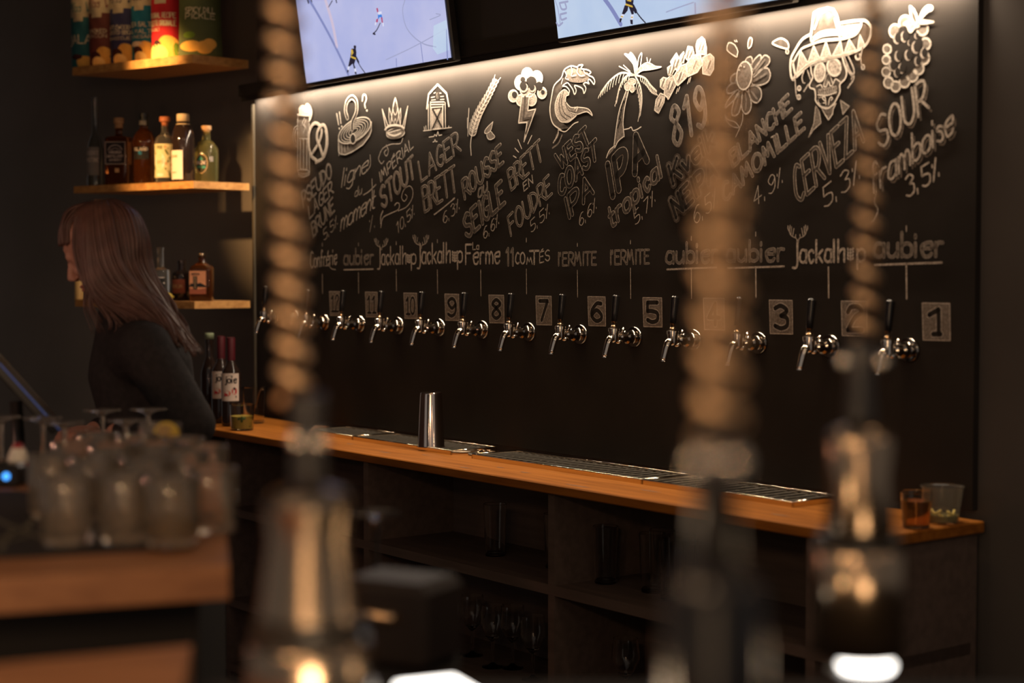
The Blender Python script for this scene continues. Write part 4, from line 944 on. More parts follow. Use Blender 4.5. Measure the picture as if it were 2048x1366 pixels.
Label('round', .044).rect(-.040, .026, .010, .122, 'white').text('CATRINE', -.030, .006, .095, .008, 'tan', .0018).line([(-.03, .08), (.012, .08)], 'cream').line([(-.03, .072), (.012, .072)], 'cream').text('VERMUT', -.024, .0, .034, .005, 'tan', .001).done(t)
MB().lathe([(.0255, .222), (.027, .224), (.0255, .227)], 20).build('neck_ring', M['cap_beige'], t)
t = bottle('squat round-shouldered bottle with dark green shield label', 0, 0, 6, [(0.046, 0), (0.047, .004), (0.047, .115), (0.044, .14), (0.030, .16), (0.017, .17), (0.015, .205), (0.016, .207)], M['green_glass'], [(.0145, .193), (.0155, .206), (.0205, .208), (.0205, .223), (.019, .225), (0, .225)], M['cork'])
place(t, 415, .145, SM, 0)
lb = Label('round', .047).poly([(-.034, .095), (-.02, .108), (0, .095 + .012), (.008, .098), (.010, .06), (-.008, .038), (-.028, .042), (-.037, .062)], 'ink', 0).line([(-.034, .095), (-.014, .112), (.008, .098), (.010, .06), (-.012, .036), (-.037, .06)], 'tan', .0022, 1, True).text('BALZAC', -.034, .006, .072, .012, 'pale', .002).text('DRY GIN', -.032, .004, .056, .009, 'green', .0022).poly([(-.026, .088), (-.015, .104), (-.004, .088)], 'green', 2)
lb.rect(.022, .036, .082, .102, 'grey', 1).done(t)
# ---- lowest shelf
t = bottle('clear flat-shouldered bottle half hidden behind the hair on the lowest shelf', 0, 0, 6, [(0.036, 0), (0.038, .004), (0.038, .115), (0.036, .122), (0.015, .132), (0.0125, .14), (0.0125, .20), (0.014, .202), (0.014, .21), (0, .21)], M['bottle_clear'], group='bottles on the lowest shelf')
place(t, 322, .04, SL); Label('round', .038).rect(-.03, .03, .048, .092, 'ink').line([(-.028, .068), (.028, .07)], 'pale', .006).rect(-.03, .03, .09, .093, 'pale', 1).done(t)
t = bottle('short dark bottle with dim brown label on the lowest shelf', 0, 0, 6, [(0.037, 0), (0.039, .004), (0.039, .09), (0.035, .11), (0.016, .12), (0.014, .145), (0.016, .147), (0.016, .16), (0, .16)], M['dark_glass'], group='bottles on the lowest shelf')
place(t, 364, .10, SL); Label('round', .039).rect(-.032, .028, .03, .085, 'rust').text('RHUM', -.026, .018, .05, .014, 'tan', .0022).line([(-.028, .078), (.024, .078)], 'tan').line([(-.02, .09), (-.014, .098), (-.008, .09)], 'tan').done(t)
t = bottle('pocket-size whisky bottle with orange landscape label and silver cap', 0, 0, 6, [(0.042, 0), (0.044, .004), (0.044, .125), (0.040, .135), (0.020, .148), (0.0125, .155), (0.0125, .17)], M['amber'], [(.015, .168), (.0155, .184), (.0145, .187), (0, .187)], M['steel'], sy=.72, square=.036, group='bottles on the lowest shelf')
place(t, 404, .09, SL, 0)
lb = Label('flat', .0317).rect(-.043, .022, .028, .118, 'orange').text('NIPPON', -.034, -.004, .102, .007, 'ink', .0016).poly([(-.043, .06), (-.036, .07), (-.02, .066), (.0, .072), (.022, .06), (.022, .054), (-.043, .056)], 'ink', 1).poly([(-.043, .028), (.022, .028), (.022, .05), (-.01, .046), (-.043, .05)], 'rust', 1)
lb.rect(-.028, -.012, .046, .098, 'ink', 2)
for y in (.083, .066, .05): lb.line([(-.025, y + .011), (-.015, y + .011)], 'tan', .0014, 4).line([(-.02, y + .012), (-.02, y)], 'tan', .0014, 4).line([(-.025, y + .003), (-.015, y + .001)], 'tan', .0014, 4)
lb.done(t)
t = thing('lemon', 'small yellow citrus beside the bottles on the lowest shelf', 'fruit', onshelf(336, .025, SL)); MB().ball((0, 0, .016), (.020, .016, .016)).ball((.019, 0, .016), .005).build('rind', mat('yellow_rind', (0.42, 0.30, 0.04), .5, col2=(.5, .36, .05), nscale=80), t)
t = thing('candle', 'short cream pillar glowing in lamp light on the lowest shelf, behind the face', 'candle', onshelf(159, .03, SL)); cw = mat('cream_wax', (0.80, 0.52, 0.20), .5, noise=.1)
MB().lathe([(.018, 0), (.019, .002), (.018, .075), (.016, .078), (0, .075)], 20, cap0=True).build('wax', cw, t); MB().tube([(0, 0, .074), (.001, 0, .086)], .0012, 6).build('wick', M['black'], t)
# ---- chip bags on the top shelf
CHIPC = {'sack_cream': (0.58, 0.47, 0.30), 'chip': (0.82, 0.46, 0.10), 'chip2': (0.92, 0.66, 0.24), 'ink': (0.05, 0.04, 0.04), 'pale': (0.72, 0.62, 0.44), 'green': (0.16, 0.26, 0.03), 'dark': (0.06, 0.02, 0.02)}
CM = [paper('bag_' + k, c, tuple(x * .85 for x in c), 25) for k, c in CHIPC.items()]; CI = {k: i + 1 for i, k in enumerate(CHIPC)}
def bag(label, px, w, h, col, ink, lines, back, chips, rz=0.0):
    t = thing('chip_bag', label, 'chip bag', onshelf(px, back, ST), FANG + R(16) + rz, 'chip bags on the top shelf')
    base = paper('bag_colour', col, tuple(x * .8 for x in col), 12); inkm = paper('bag_ink', ink)
    def f(x, y, l):
        u = x / w * 2; v = y / h; b = 0.055 * max(0, 1 - u * u) ** .6 * (math.sin(math.pi * min(1, max(0, v * .94 + .03))) ** .5) * w / .16
        return (x * (1 - .06 * math.sin(math.pi * v)), -b - l * .0006 - .002 * math.sin(v * 23 + u * 5) * (1 - abs(u)), y)
    mb = MB(); nx, ny = 14, 20
    for side in (1, -1):
        vs = [(lambda q: (q[0], q[1] * side * (1 if side > 0 else .6), q[2]))(f(-w / 2 + w * i / nx, h * j / ny, 0)) for j in range(ny + 1) for i in range(nx + 1)]
        fs = [(j * (nx + 1) + i, j * (nx + 1) + i + 1, (j + 1) * (nx + 1) + i + 1, (j + 1) * (nx + 1) + i) for j in range(ny) for i in range(nx)]
        b0 = len(mb.f); mb.add(vs, fs, 0, True)
        for q in range(len(fs)):
            j = q // nx; i = q % nx
            if side > 0 and j / ny > .56 + .05 * (abs(i - nx / 2 + .5) / nx * 2) ** 2 - .02: mb.m[b0 + q] = CI['sack_cream']
    mb.build('bag', [base] + CM, t)
    pr = MB()
    def blob(cx, cy, rx, ry, m, l):
        vs = [f(max(-w * .49, min(w * .49, cx)), cy, l)]
        for q in (.34, .67, 1.0): vs += [f(max(-w * .49, min(w * .49, cx + q * rx * math.cos(R(20) * k))), max(.004, cy + q * ry * math.sin(R(20) * k)), l) for k in range(18)]
        pr.add(vs, [(0, 1 + k, 1 + (k + 1) % 18) for k in range(18)] + [(1 + b * 18 + k, 19 + b * 18 + k, 19 + b * 18 + (k + 1) % 18, 1 + b * 18 + (k + 1) % 18) for b in (0, 1) for k in range(18)], m)
    for (tx, y, hh, a0, a1) in lines:
        S, W = layout(tx)
        for st in S: pr.stroke([(w * (a0 + (a1 - a0) * a / W), h * y + hh * b / 9) for a, b in st], hh * .13, f, CI['pale'], 3)
    pr.build('print', [inkm] + CM, t); pr = MB()
    S, W = layout('Mlss V', 1.2)
    for st in S: pr.stroke([(w * (-.44 + .9 * a / W) + .10 * (b / 9) * .05, h * .66 + w * .34 * b / 9) for a, b in st], w * .028, f, 0, 3)
    pr.build('logo', [inkm] + CM, t); pr = MB()
    for cx, cy, rx, ry, m in chips: blob(cx * w, cy * h, rx * w, ry * h, CI[m], 2 + (m == 'dark') + 1.5 * (m == 'chip2'))
    pr.build('chip_picture', [inkm] + CM, t)
    return t
ch = [(.12, .08, .34, .08, 'chip'), (-.10, .13, .2, .05, 'dark'), (.22, .17, .26, .06, 'chip'), (-.02, .06, .26, .065, 'chip2')]
bag('teal chip bag, first from the left on the top shelf', 172, .115, .36, (0.03, 0.13, 0.15), (0.03, 0.16, 0.17), [('JALA', .30, .034, -.40, .48)], .10, [(.2, .08, .34, .08, 'chip'), (-.12, .15, .24, .03, 'dark')])
bag('dull red-brown chip bag beside the teal one', 209, .120, .37, (0.16, 0.05, 0.04), (0.20, 0.05, 0.05), [('SMOKED', .38, .016, -.36, .36), ('BACON', .33, .014, -.36, .36)], .10, ch)
bag('navy chip bag with a single big chip, third from the left', 252, .125, .38, (0.05, 0.05, 0.12), (0.05, 0.05, 0.08), [('APPLEWOOD', .38, .016, -.40, .40), ('SMOKED BBQ', .325, .016, -.40, .40), ('BARBECUE', .27, .012, -.40, .40)], .10, ch)
bag('bright blue chip bag squeezed beside the red one', 292, .110, .38, (0.02, 0.17, 0.26), (0.03, 0.06, 0.06), [('SEA SALT', .38, .018, -.40, .45), ('& MALT', .31, .016, -.40, .45), ('VINEGAR', .26, .012, -.40, .45)], .095, ch + [(-.12, .2, .3, .03, 'pale')])
bag('red chip bag lit by the spotlight', 336, .130, .40, (0.50, 0.02, 0.03), (0.12, 0.03, 0.03), [('ORIGINAL RECIPE', .41, .020, -.46, .46), ('RECETTE ORIGINALE', .335, .020, -.46, .46), ('SEA SALT', .285, .012, -.46, .0)], .085, [(.2, .17, .30, .07, 'chip'), (-.15, .15, .14, .05, 'dark'), (.28, .06, .3, .08, 'chip'), (-.16, .07, .36, .09, 'chip2'), (.44, .08, .09, .09, 'green')])
bag('wide olive green chip bag at the right end of the top shelf', 405, .170, .42, (0.10, 0.12, 0.05), (0.06, 0.08, 0.05), [('SPICY DILL', .40, .020, -.34, .36), ('PICKLE', .345, .020, -.34, .36)], .10, [(-.2, .10, .26, .05, 'chip'), (.1, .09, .2, .06, 'chip'), (-.25, .2, .14, .03, 'green'), (.22, .12, .16, .05, 'chip')], R(28))
# ------------------------------------------------------------------ things standing on the back counter
def cpos(px, py, z=CZ): return on_z(px, py, z)
def wine(label, px, py, full):
    t = thing('wine_bottle', label, 'bottle', cpos(px, py), 0, 'red-capped wine bottles on the counter')
    k = 6.02 / FPX; H = 182 * k
    MB().lathe([(.030, 0), (.036, .004), (.037, .02), (.037, H * .56), (.033, H * .63), (.018, H * .70), (.014, H * .76), (.014, H * .97), (.0155, H * .975), (.0155, H), (0, H)], 28, cap0=True).build('glass_body', M['dark_glass'], t)
    MB().lathe([(.0152, H * .74), (.0155, H * .75), (.016, H * .99), (.015, H * 1.002), (0, H * 1.002)], 20).build('capsule', mat('red_foil', (0.07, 0.006, 0.011), .45, noise=.1), t)
    L = Label('round', .037); a = -.034 ; b = .037
    L.rect(a, b, H * .29, H * .60, 'pale').text('joie', -.016, .026, H * .495, .026, 'ink', .0042).line([(-.02, H * .47), (.03, H * .47)], 'tan').text('VIN', -.006, .012, H * .565, .006, 'grey', .0012)
    L.blob(.018, H * .40, .010, .013, 'red', 1).blob(.018, H * .43, .004, .005, 'ink', 2).blob(-.008, H * .375, .013, .011, 'pink', 1).blob(-.014, H * .36, .008, .005, 'red', 2).line([(-.022, H * .345), (-.004, H * .35)], 'ink', .003).line([(.024, H * .33), (.024, H * .345)], 'ink', .004).done(t)
wine('red-capped wine bottle in front of its twin, its white label with red fruit fully visible', 463, 852, 1)
wine('second red-capped wine bottle, half hidden behind the one showing its whole label', 443, 846, 0)
t = bottle('dark bottle with pale green cap behind the wine bottles', 0, 0, 6, [(.032, 0), (.034, .004), (.034, .19), (.022, .23), (.014, .25), (.014, .30), (.016, .302), (.016, .335)], M['dark_glass'], [(.0175, .318), (.0175, .338), (.016, .341), (0, .341)], mat('pale_green_cap', (.20, .24, .15), .5, noise=.1), group='bottles on the counter')
t.location = cpos(420, 842); 
mint = mat('mint_leaf', (0.05, 0.10, 0.02), .6, noise=.1)
limey = mat('lime_drink', (0.42, 0.34, 0.06), .35, trans=.35, ior=1.34, noise=.1, bump=.1)
t = thing('cocktail_glass', 'short tumbler of cloudy yellow drink with mint at the left end of the counter', 'cocktail', cpos(484, 860))
k = 5.95 / FPX
MB().lathe(glass_profile(.0415, .0445, 50 * k + .004, .002, .006), 36).build('glass_wall', M['glass'], t)
MB().lathe([(0, .0066), (.0385, .0066), (.0405, .052), (0, .052)], 30).build('drink', limey, t)
q = MB()
for i in range(9): q.ball((.034 * math.cos(i * .7), .034 * math.sin(i * .7) * .9, .011 + .002 * (i % 3)), (.008, .008, .004), 8)
q.ball((.006, -.0395, .042), (.005, .003, .012), 8).ball((.012, -.039, .046), (.009, .003, .005), 8).ball((-.004, -.039, .044), (.006, .003, .005), 8); q.build('mint', mint, t)
t = thing('pint_glass', 'tall empty glass with a stirrer behind the yellow drink', 'glass', cpos(509, 846))
MB().lathe(glass_profile(.036, .047, 72 * 6.05 / FPX + .006, .0014, .008), 32).build('glass_wall', mat('thin_glass', (.97, .95, .92), .02, trans=1.0, ior=1.18, noise=.01), t)
MB().tube([(-.01, 0, .014), (.02, .005, .12), (.03, .006, .128), (.036, .004, .122)], .0018, 8).build('stirrer', M['steel'], t)
t = thing('plastic_cup', 'clear plastic cup with a little pale drink at the right end of the counter', 'cup', cpos(1884, 1044))
kk = 3.86 / FPX; H = 72 * kk
MB().lathe([(0, .002), (.036, 0), (.037, .003), (.048, H - .004), (.0505, H - .003), (.0505, H), (.0485, H), (.0470, H - .004), (.0365, .004), (0, .004)], 36).build('cup_wall', mat('clear_plastic', (.95, .92, .82), .05, trans=.96, ior=1.3, noise=.03), t)
MB().lathe([(0, .0045), (.0362, .0045), (.038, .018), (0, .018)], 28).build('drink', mat('pale_drink', (.42, .38, .16), .1, trans=.6, ior=1.33, noise=.02), t)
q = MB()
for a_, zz in ((-2.4, .022), (-.9, .020), (-1.6, .012)): q.tube([(.028 * math.cos(a_ + d_), .028 * math.sin(a_ + d_), zz + .006 * abs(d_) * 3) for d_ in (-.5, -.25, 0, .25, .5)], .003, 8)
q.build('citrus_peel', mat('peel_yellow', (.70, .58, .20), .5, noise=.1), t)
t = thing('beer_cup', 'small cup of amber beer beside the clear plastic cup', 'cup', cpos(1832, 1055))
MB().lathe(glass_profile(.030, .036, 70 * kk, .002, .004), 30).build('cup_wall', M['glass'], t)
MB().lathe([(0, .005), (.0285, .005), (.033, .062), (0, .062)], 28).build('beer', mat('amber_beer', (.62, .30, .09), .1, trans=.9, ior=1.33, noise=.03), t)
# ---- glasses on the shelves under the counter
def under(name, label, cat, px, out, z, prof, n=20, group=None):
    d = ray(px, 700); d = Vector((d.x, d.y, 0)); p0 = W0 + NV * out; tt = p0.dot(NV) / d.dot(NV); p = d * tt; p.z = z
    t = thing(name, label, cat, p, 0, group); MB().lathe(prof, n).build('bowl', M['glass'], t); return t
G1 = 'slim glasses on the upper shelf under the counter'; G2 = 'stemmed glasses on the lower shelf under the counter'
flute = [(0, 0), (.026, 0), (.026, .002), (.004, .010), (.004, .05), (.016, .075), (.021, .12), (.019, .175), (.0178, .175), (.0198, .12), (.015, .078), (0, .055)]
for i, (px, o_) in enumerate(((438, .20), (461, .16), (485, .20), (506, .15), (524, .19))):
    under('flute_glass', 'slim glass in the dark row below the left end of the counter', 'glass', px, o_, SH1, flute, group=G1)
tallg = glass_profile(.030, .036, .16)
for px, o_ in ((990, .2), (1112, .18), (1212, .22), (1306, .20), (1326, .14), (1346, .23), (1366, .15), (1394, .21), (1420, .16)):
    under('highball_glass', 'tall glass in the dark on the upper shelf under the counter', 'glass', px, o_, SH1, tallg, group='tall glasses on the upper shelf under the counter')
gob = stem_profile(.19, .033, .040, .105, .034)
for px, o_ in ((903, .22), (944, .18), (985, .22), (1025, .18), (1066, .22), (1253, .2)):
    under('stemmed_glass', 'stemmed glass in the dark on the lower shelf under the counter', 'glass', px, o_, SH2, gob, 24, G2)

# ------------------------------------------------------------------ the woman behind the bar
YW = 4.0
def W(px, py, dy=0.0): return at(px, py, YW + dy)
pc = Vector((W(300, 900).x, YW + .03, 0))
person = thing('person', 'woman with long wavy brown hair and black top, looking down in profile to the left', 'person', pc)
def loc(v): return Vector(v) - pc
HC = W(208, 492, .0); pit = R(25)
HF = Vector((-math.cos(pit), .10, -math.sin(pit))).normalized(); HU = Vector((-math.sin(pit), 0, math.cos(pit))); HS = HF.cross(HU).normalized()
def hp(f, s, u): return loc(HC + HF * f + HS * s + HU * u)
def capsule(mb, pts, rr, n=14):
    P_ = [Vector(p) for p in pts]; mb.tube(P_, rr, n); 
    for p, r in ((P_[0], rr[0]), (P_[-1], rr[-1])): mb.ball(p, r * .995, 12)
    for p, r in list(zip(P_, rr))[1:-1]: mb.ball(p, r * .99, 12)
HEAD = ((-.121, .066, .030, .018), (-.112, .080, .0, .034), (-.095, .086, -.03, .046), (-.075, .087, -.05, .054), (-.055, .086, -.068, .060), (-.03, .089, -.085, .066), (-.005, .086, -.095, .071),
        (.012, .085, -.094, .0735), (.03, .091, -.094, .075), (.055, .084, -.092, .0755), (.074, .068, -.080, .066), (.090, .045, -.055, .048), (.100, .025, -.04, .024), (.103, .0, -.01, .008))
hm = MB(); N = 28; vs = []
for u, f, b, w in HEAD:
    for i in range(N):
        th = 2 * math.pi * i / N; c, s_ = math.cos(th), math.sin(th); m_, h_ = (f + b) / 2, (f - b) / 2
        vs.append(hp(m_ + h_ * c, w * math.copysign(abs(s_) ** .9, s_), u))
hm.add(vs, [(k * N + i, k * N + (i + 1) % N, k * N + N + (i + 1) % N, k * N + N + i) for k in range(len(HEAD) - 1) for i in range(N)] + [tuple(range(N - 1, -1, -1)), tuple(range((len(HEAD) - 1) * N, len(HEAD) * N))])
capsule(hm, [hp(.088, 0, .018), hp(.098, 0, -.010), hp(.110, 0, -.036)], [.0065, .0075, .0095])            # nose
hm.ball(hp(.100, .010, -.042), .0075, 10); hm.ball(hp(.100, -.010, -.042), .0075, 10)
for s_ in (-1, 1):
    hm.ball(hp(.076, s_ * .031, .008), .0135, 12)                                                          # closed lids
    capsule(hm, [hp(.083, s_ * .014, .026), hp(.080, s_ * .04, .028)], [.0055, .0045])                        # brow ridge
    hm.ball(hp(.066, s_ * .040, -.030), (.018, .018, .018), 10)                                            # cheek
    hm.ball(hp(-.010, s_ * .074, -.008), (.012, .010, .026), 10)                                           # ear
hm.ball(hp(.080, 0, -.104), (.014, .016, .012), 10)                                                        # chin
nb = W(262, 640, .02)
capsule(hm, [hp(-.022, 0, -.06), loc(W(245, 590, .01)), loc(nb)], [.052, .050, .058])
# torso, arms, legs
SHL = W(290, 700, -.15); SHR = W(262, 690, .19); CH = W(280, 735, .03); BE = W(300, 840, .03); HI = Vector((W(318, 1000).x, YW + .04, .96))
def torso(mb, e):
    capsule(mb, [loc(nb), loc(CH), loc(BE), loc(HI)], [.075 + e, .118 + e, .108 + e, .135 + e], 20)
    capsule(mb, [loc(SHL), loc(CH + Vector((0, 0, .03))), loc(SHR)], [.058 + e, .10 + e, .058 + e], 16)
    capsule(mb, [loc(HI + Vector((0, -.08, 0))), loc(HI + Vector((0, .08, 0)))], [.115 + e, .115 + e], 16)
EL, ER = W(388, 850, -.20), W(275, 860, .25); WL_, WR_ = W(232, 868, -.12), W(190, 862, .13)
torso(hm, 0)
capsule(hm, [loc(SHL), loc(EL)], [.052, .040]); capsule(hm, [loc(EL), loc(WL_)], [.040, .026])
capsule(hm, [loc(SHR), loc(ER)], [.052, .040]); capsule(hm, [loc(ER), loc(WR_)], [.040, .026])
for wr, el, sd in ((WL_, EL, 1), (WR_, ER, -1)):                                                           # hands
    d = (wr - el).normalized(); up = Vector((0, 0, 1)); sdv = d.cross(up).normalized()
    palm = wr + d * .05
    hm.ball(loc(wr + d * .04), (.042, .034, .015), 12)
    for i, (o_, L_) in enumerate(((-.028, .060), (-.010, .072), (.009, .068), (.027, .052))):
        a0 = palm + sdv * o_ + d * .012; a1 = a0 + d * L_ * .5 - up * .006; a2 = a1 + d * L_ * .3 - up * .020; a3 = a2 - up * L_ * .22 + d * .004
        capsule(hm, [loc(a0), loc(a1), loc(a2), loc(a3)], [.0090, .0085, .0078, .0068], 8)
    b0 = wr + d * .022 + sdv * sd * .030; capsule(hm, [loc(b0), loc(b0 + d * .030 + sdv * sd * .016 - up * .006), loc(b0 + d * .055 + sdv * sd * .012 - up * .016)], [.0105, .0092, .0078], 8)
for k, s_ in ((0, -1), (1, 1)):
    hx = HI + Vector((0, s_ * .085, 0)); kn = Vector((hx.x - .02, hx.y, .50)); an = Vector((hx.x + .01, hx.y, .09))
    capsule(hm, [loc(hx), loc(kn), loc(an)], [.085, .055, .036], 14); capsule(hm, [loc(an - Vector((0, 0, .045))), loc(an + Vector((-.15, 0, -.06)))], [.036, .028], 10)
def remesh(o, vox, it=6):
    md = o.modifiers.new('remesh', 'REMESH'); md.mode = 'VOXEL'; md.voxel_size = vox; md.use_smooth_shade = True
    s_ = o.modifiers.new('smooth', 'SMOOTH'); s_.factor = .5; s_.iterations = it
skin = mat('skin', (0.44, 0.22, 0.155), .5, col2=(.40, .19, .13), nscale=60)
remesh(hm.build('body', skin, person), .0045, 4)
tm = MB(); torso(tm, .010)
for a_, b_, w_ in ((SHL, EL, WL_), (SHR, ER, WR_)):
    capsule(tm, [loc(a_), loc(b_)], [.066, .053]); capsule(tm, [loc(b_), loc(b_ + (w_ - b_) * .86)], [.053, .038])
tp = tm.build('top', mat('black_knit', (.020, .017, .017), .85, spec=.2, col2=(.028, .023, .023), nscale=70, bump=.2), person); remesh(tp, .008, 5); tag(tp, 'black long-sleeved top')
lm = MB()
for s_ in (-1, 1):
    hx = HI + Vector((0, s_ * .085, 0)); capsule(lm, [loc(hx), loc(Vector((hx.x - .02, hx.y, .50))), loc(Vector((hx.x + .01, hx.y, .12)))], [.098, .068, .052], 14)
remesh(lm.build('trousers', M['black_matte'], person), .01, 3)
MB().tube([hp(.0875, .022, .001), hp(.0895, .031, -.004), hp(.085, .041, -.003)], .0011, 6).tube([hp(.0875, -.022, .001), hp(.0895, -.031, -.004), hp(.085, -.041, -.003)], .0011, 6).build('eyelashes', M['black'], person)
q = MB(); q.ball(hp(.090, 0, -.066), (.007, .019, .0045), 12, M=Matrix((HF, HS, HU)).transposed()); q.ball(hp(.089, 0, -.075), (.0075, .017, .005), 12, M=Matrix((HF, HS, HU)).transposed()); q.build('lips', mat('lips', (.42, .14, .12), .4, noise=.05), person)
# hair: locks of strands following the head and falling forward of the shoulder
G = [[(166, 410, -.005), (160, 416, -.035), (153, 428, -.055), (150, 448, -.062), (149, 488, -.076), (156, 540, -.088), (170, 574, -.090), (180, 606, -.088), (179, 640, -.092), (171, 668, -.095)],
     [(178, 405, 0), (175, 410, -.040), (172, 426, -.062), (172, 470, -.088), (176, 530, -.098), (190, 575, -.100), (212, 602, -.100), (240, 612, -.105), (285, 628, -.11), (330, 668, -.12)],
     [(190, 402, 0), (188, 408, -.044), (186, 428, -.070), (192, 485, -.095), (205, 540, -.102), (236, 578, -.102), (280, 592, -.10), (312, 622, -.105), (345, 672, -.12), (368, 706, -.13)],
     [(206, 401, 0), (210, 408, -.044), (216, 428, -.070), (226, 480, -.092), (240, 530, -.098), (264, 566, -.095), (302, 602, -.09), (336, 642, -.10), (366, 686, -.115), (390, 714, -.12)],
     [(222, 400, .005), (240, 408, -.034), (262, 428, -.056), (276, 480, -.070), (277, 530, -.068), (299, 574, -.06), (326, 610, -.06), (351, 645, -.07), (376, 686, -.09), (394, 708, -.10)],
     [(234, 402, .01), (258, 414, .0), (279, 434, .0), (295, 472, .0), (304, 520, .0), (314, 560, -.01), (337, 600, -.02), (357, 635, -.03), (377, 672, -.05), (394, 702, -.07)],
     [(222, 400, .02), (242, 409, .045), (266, 430, .062), (284, 475, .07), (290, 525, .07), (306, 565, .055), (328, 604, .03), (350, 640, .0), (370, 674, -.02), (388, 700, -.04)],
     [(196, 402, .02), (186, 409, .048), (172, 424, .07), (150, 450, .075), (160, 500, .088), (175, 550, .09), (190, 600, .09), (200, 640, .09), (205, 680, .10), (205, 710, .11)]]
hb = MB(); rnd = random.Random(5)
def guide(u):
    u = u * (len(G) - 1); i = min(int(u), len(G) - 2); f = u - i
    return [tuple(a + (b - a) * f for a, b in zip(p, q)) for p, q in zip(G[i], G[i + 1])]
NL = 1100
for i in range(NL):
    u = (i + rnd.random()) / NL
    if u > .86 and rnd.random() < .5: continue
    g = guide(u); cl = int(u * 34); rc = random.Random(cl); ph = rc.random() * 6.28; amp = 7 + 11 * rc.random(); j = rnd.uniform(-4, 4); jd = rnd.uniform(-.010, .006); end = rnd.uniform(.80, 1.0)
    pts = smooth_pts([(x, y, d) for x, y, d in g], 4); K = max(6, int(len(pts) * end)); P_ = []
    for k in range(K):
        x, y, d = pts[k]; t_ = k / (len(pts) - 1); wv = max(0, t_ - .38) / .62
        x += j * min(1, .3 + t_) + amp * wv * math.sin(ph + t_ * 15); y += -j * .35 + amp * .6 * wv * math.cos(ph + t_ * 13)
        P_.append(loc(W(x, y, d + jd * min(1, t_ * 4) - .004 * wv * math.sin(ph * 2 + t_ * 11))))
    r0 = rnd.uniform(.0017, .0034)
    hb.tube(P_, [r0 * (1 - .75 * (k / (K - 1)) ** 2.2) for k in range(K)], 5)
for i in range(260):          # fringe over the forehead
    d0 = rnd.uniform(-.062, .055); x0 = rnd.uniform(168, 200); e = rnd.uniform(-5, 5) + (rnd.uniform(0, 26) if d0 < -.02 else 0)
    P_ = [loc(W(x, y, d)) for x, y, d in smooth_pts([(x0, 402 + abs(x0 - 195) * .12, d0 * .2), (144 + e, 417, d0 * .7), (126 + e * .6, 443, d0), (118 + e * .5 + abs(d0) * 130, 470, d0), (118 + e * .4 + abs(d0) * 170, 488 + rnd.uniform(-4, 5), d0)], 4)]
    hb.tube(P_, [.0024 * (1 - .7 * (k / (len(P_) - 1)) ** 2) for k in range(len(P_))], 5)
hb.ball(hp(-.020, 0, .006), (.072, .062, .080), 26, M=Matrix((HF, HS, HU)).transposed())
capsule(hb, [loc(W(255, 500, 0)), loc(W(280, 570, -.02)), loc(W(325, 628, -.045)), loc(W(372, 688, -.075))], [.040, .034, .024, .010], 14)
hairm = mat('brown_hair', (0.085, 0.040, 0.030), .36, spec=.5, col2=(.125, .058, .042), nscale=30)
hb.build('hair', hairm, person)

# ------------------------------------------------------------------ front bar
BZ = 1.06
fb = thing('bar_counter', 'dark front bar the photographer leans over, with a wooden slab at its left end', 'bar', (0, 1.2, 0))
MB().box((.25, -.10, .515), (1.9, 1.0, 1.03)).build('body', M['cabinet'], fb)
MB().box((.25, -.02, BZ - .015), (2.0, 1.16, .03), bev=.004).build('black_top', M['black_matte'], fb)
za = 1.10; poly = [on_z(-420, 1368, za), on_z(383, 1290, za), Vector((-.20, .75, 0)), Vector((-.80, .75, 0))]
o = MB().prism([(p.x, p.y - 1.2) for p in poly], BZ, za).build('wooden_slab', M['bar_wood'], fb); tag(o, 'reddish brown wooden slab')
zb = 1.128
hs = thing('raised_bar_top', 'reddish brown wooden bar top on the left that carries the glasses', 'bar top', on_z(200, 1060, zb) - Vector((0, 0, zb)))
poly = [on_z(-420, 1180, zb), on_z(458, 1129, zb), on_z(444, 964, zb), on_z(-420, 964, zb)]
MB().prism([(p.x - hs.location.x, p.y - hs.location.y) for p in poly], zb - .044, zb).build('slab', M['bar_wood'], hs)
c = hs.location; MB().prism([(p.x - c.x + dx, p.y - c.y + dy) for p, dx, dy in zip(poly, (.02, -.05, -.05, .02), (.06, .06, -.05, -.05))], 0, zb - .044).build('support', M['black_matte'], hs)
bm = thing('bar_mat', 'black rubber mat under the tumblers on the left bar top', 'mat', on_z(180, 1050, zb))
poly = [on_z(-300, 1128, zb), on_z(60, 1116, zb), on_z(385, 1096, zb), on_z(362, 985, zb), on_z(110, 1003, zb), on_z(40, 988, zb), on_z(-300, 990, zb)]
c = bm.location; MB().prism([(p.x - c.x, p.y - c.y) for p in poly], 0, .006).build('mat', M['black_matte'], bm)
mt = MB(); pale = mat('mat_print', (.10, .085, .05), .8, noise=.1)
f2 = lambda x, y, l: (x - c.x, y - c.y, .0063)
for d in ([(-40, 1030), (20, 1060), (60, 1075), (85, 1085)], [(85, 1030), (50, 1065), (20, 1075), (0, 1110)], [(-30, 1080), (20, 1090), (60, 1078)]):
    mt.stroke([(p.x, p.y) for p in [on_z(x, y, zb) for x, y in d]], .008, f2, 0)
mt.build('print', pale, bm)
BT = zb + .0062
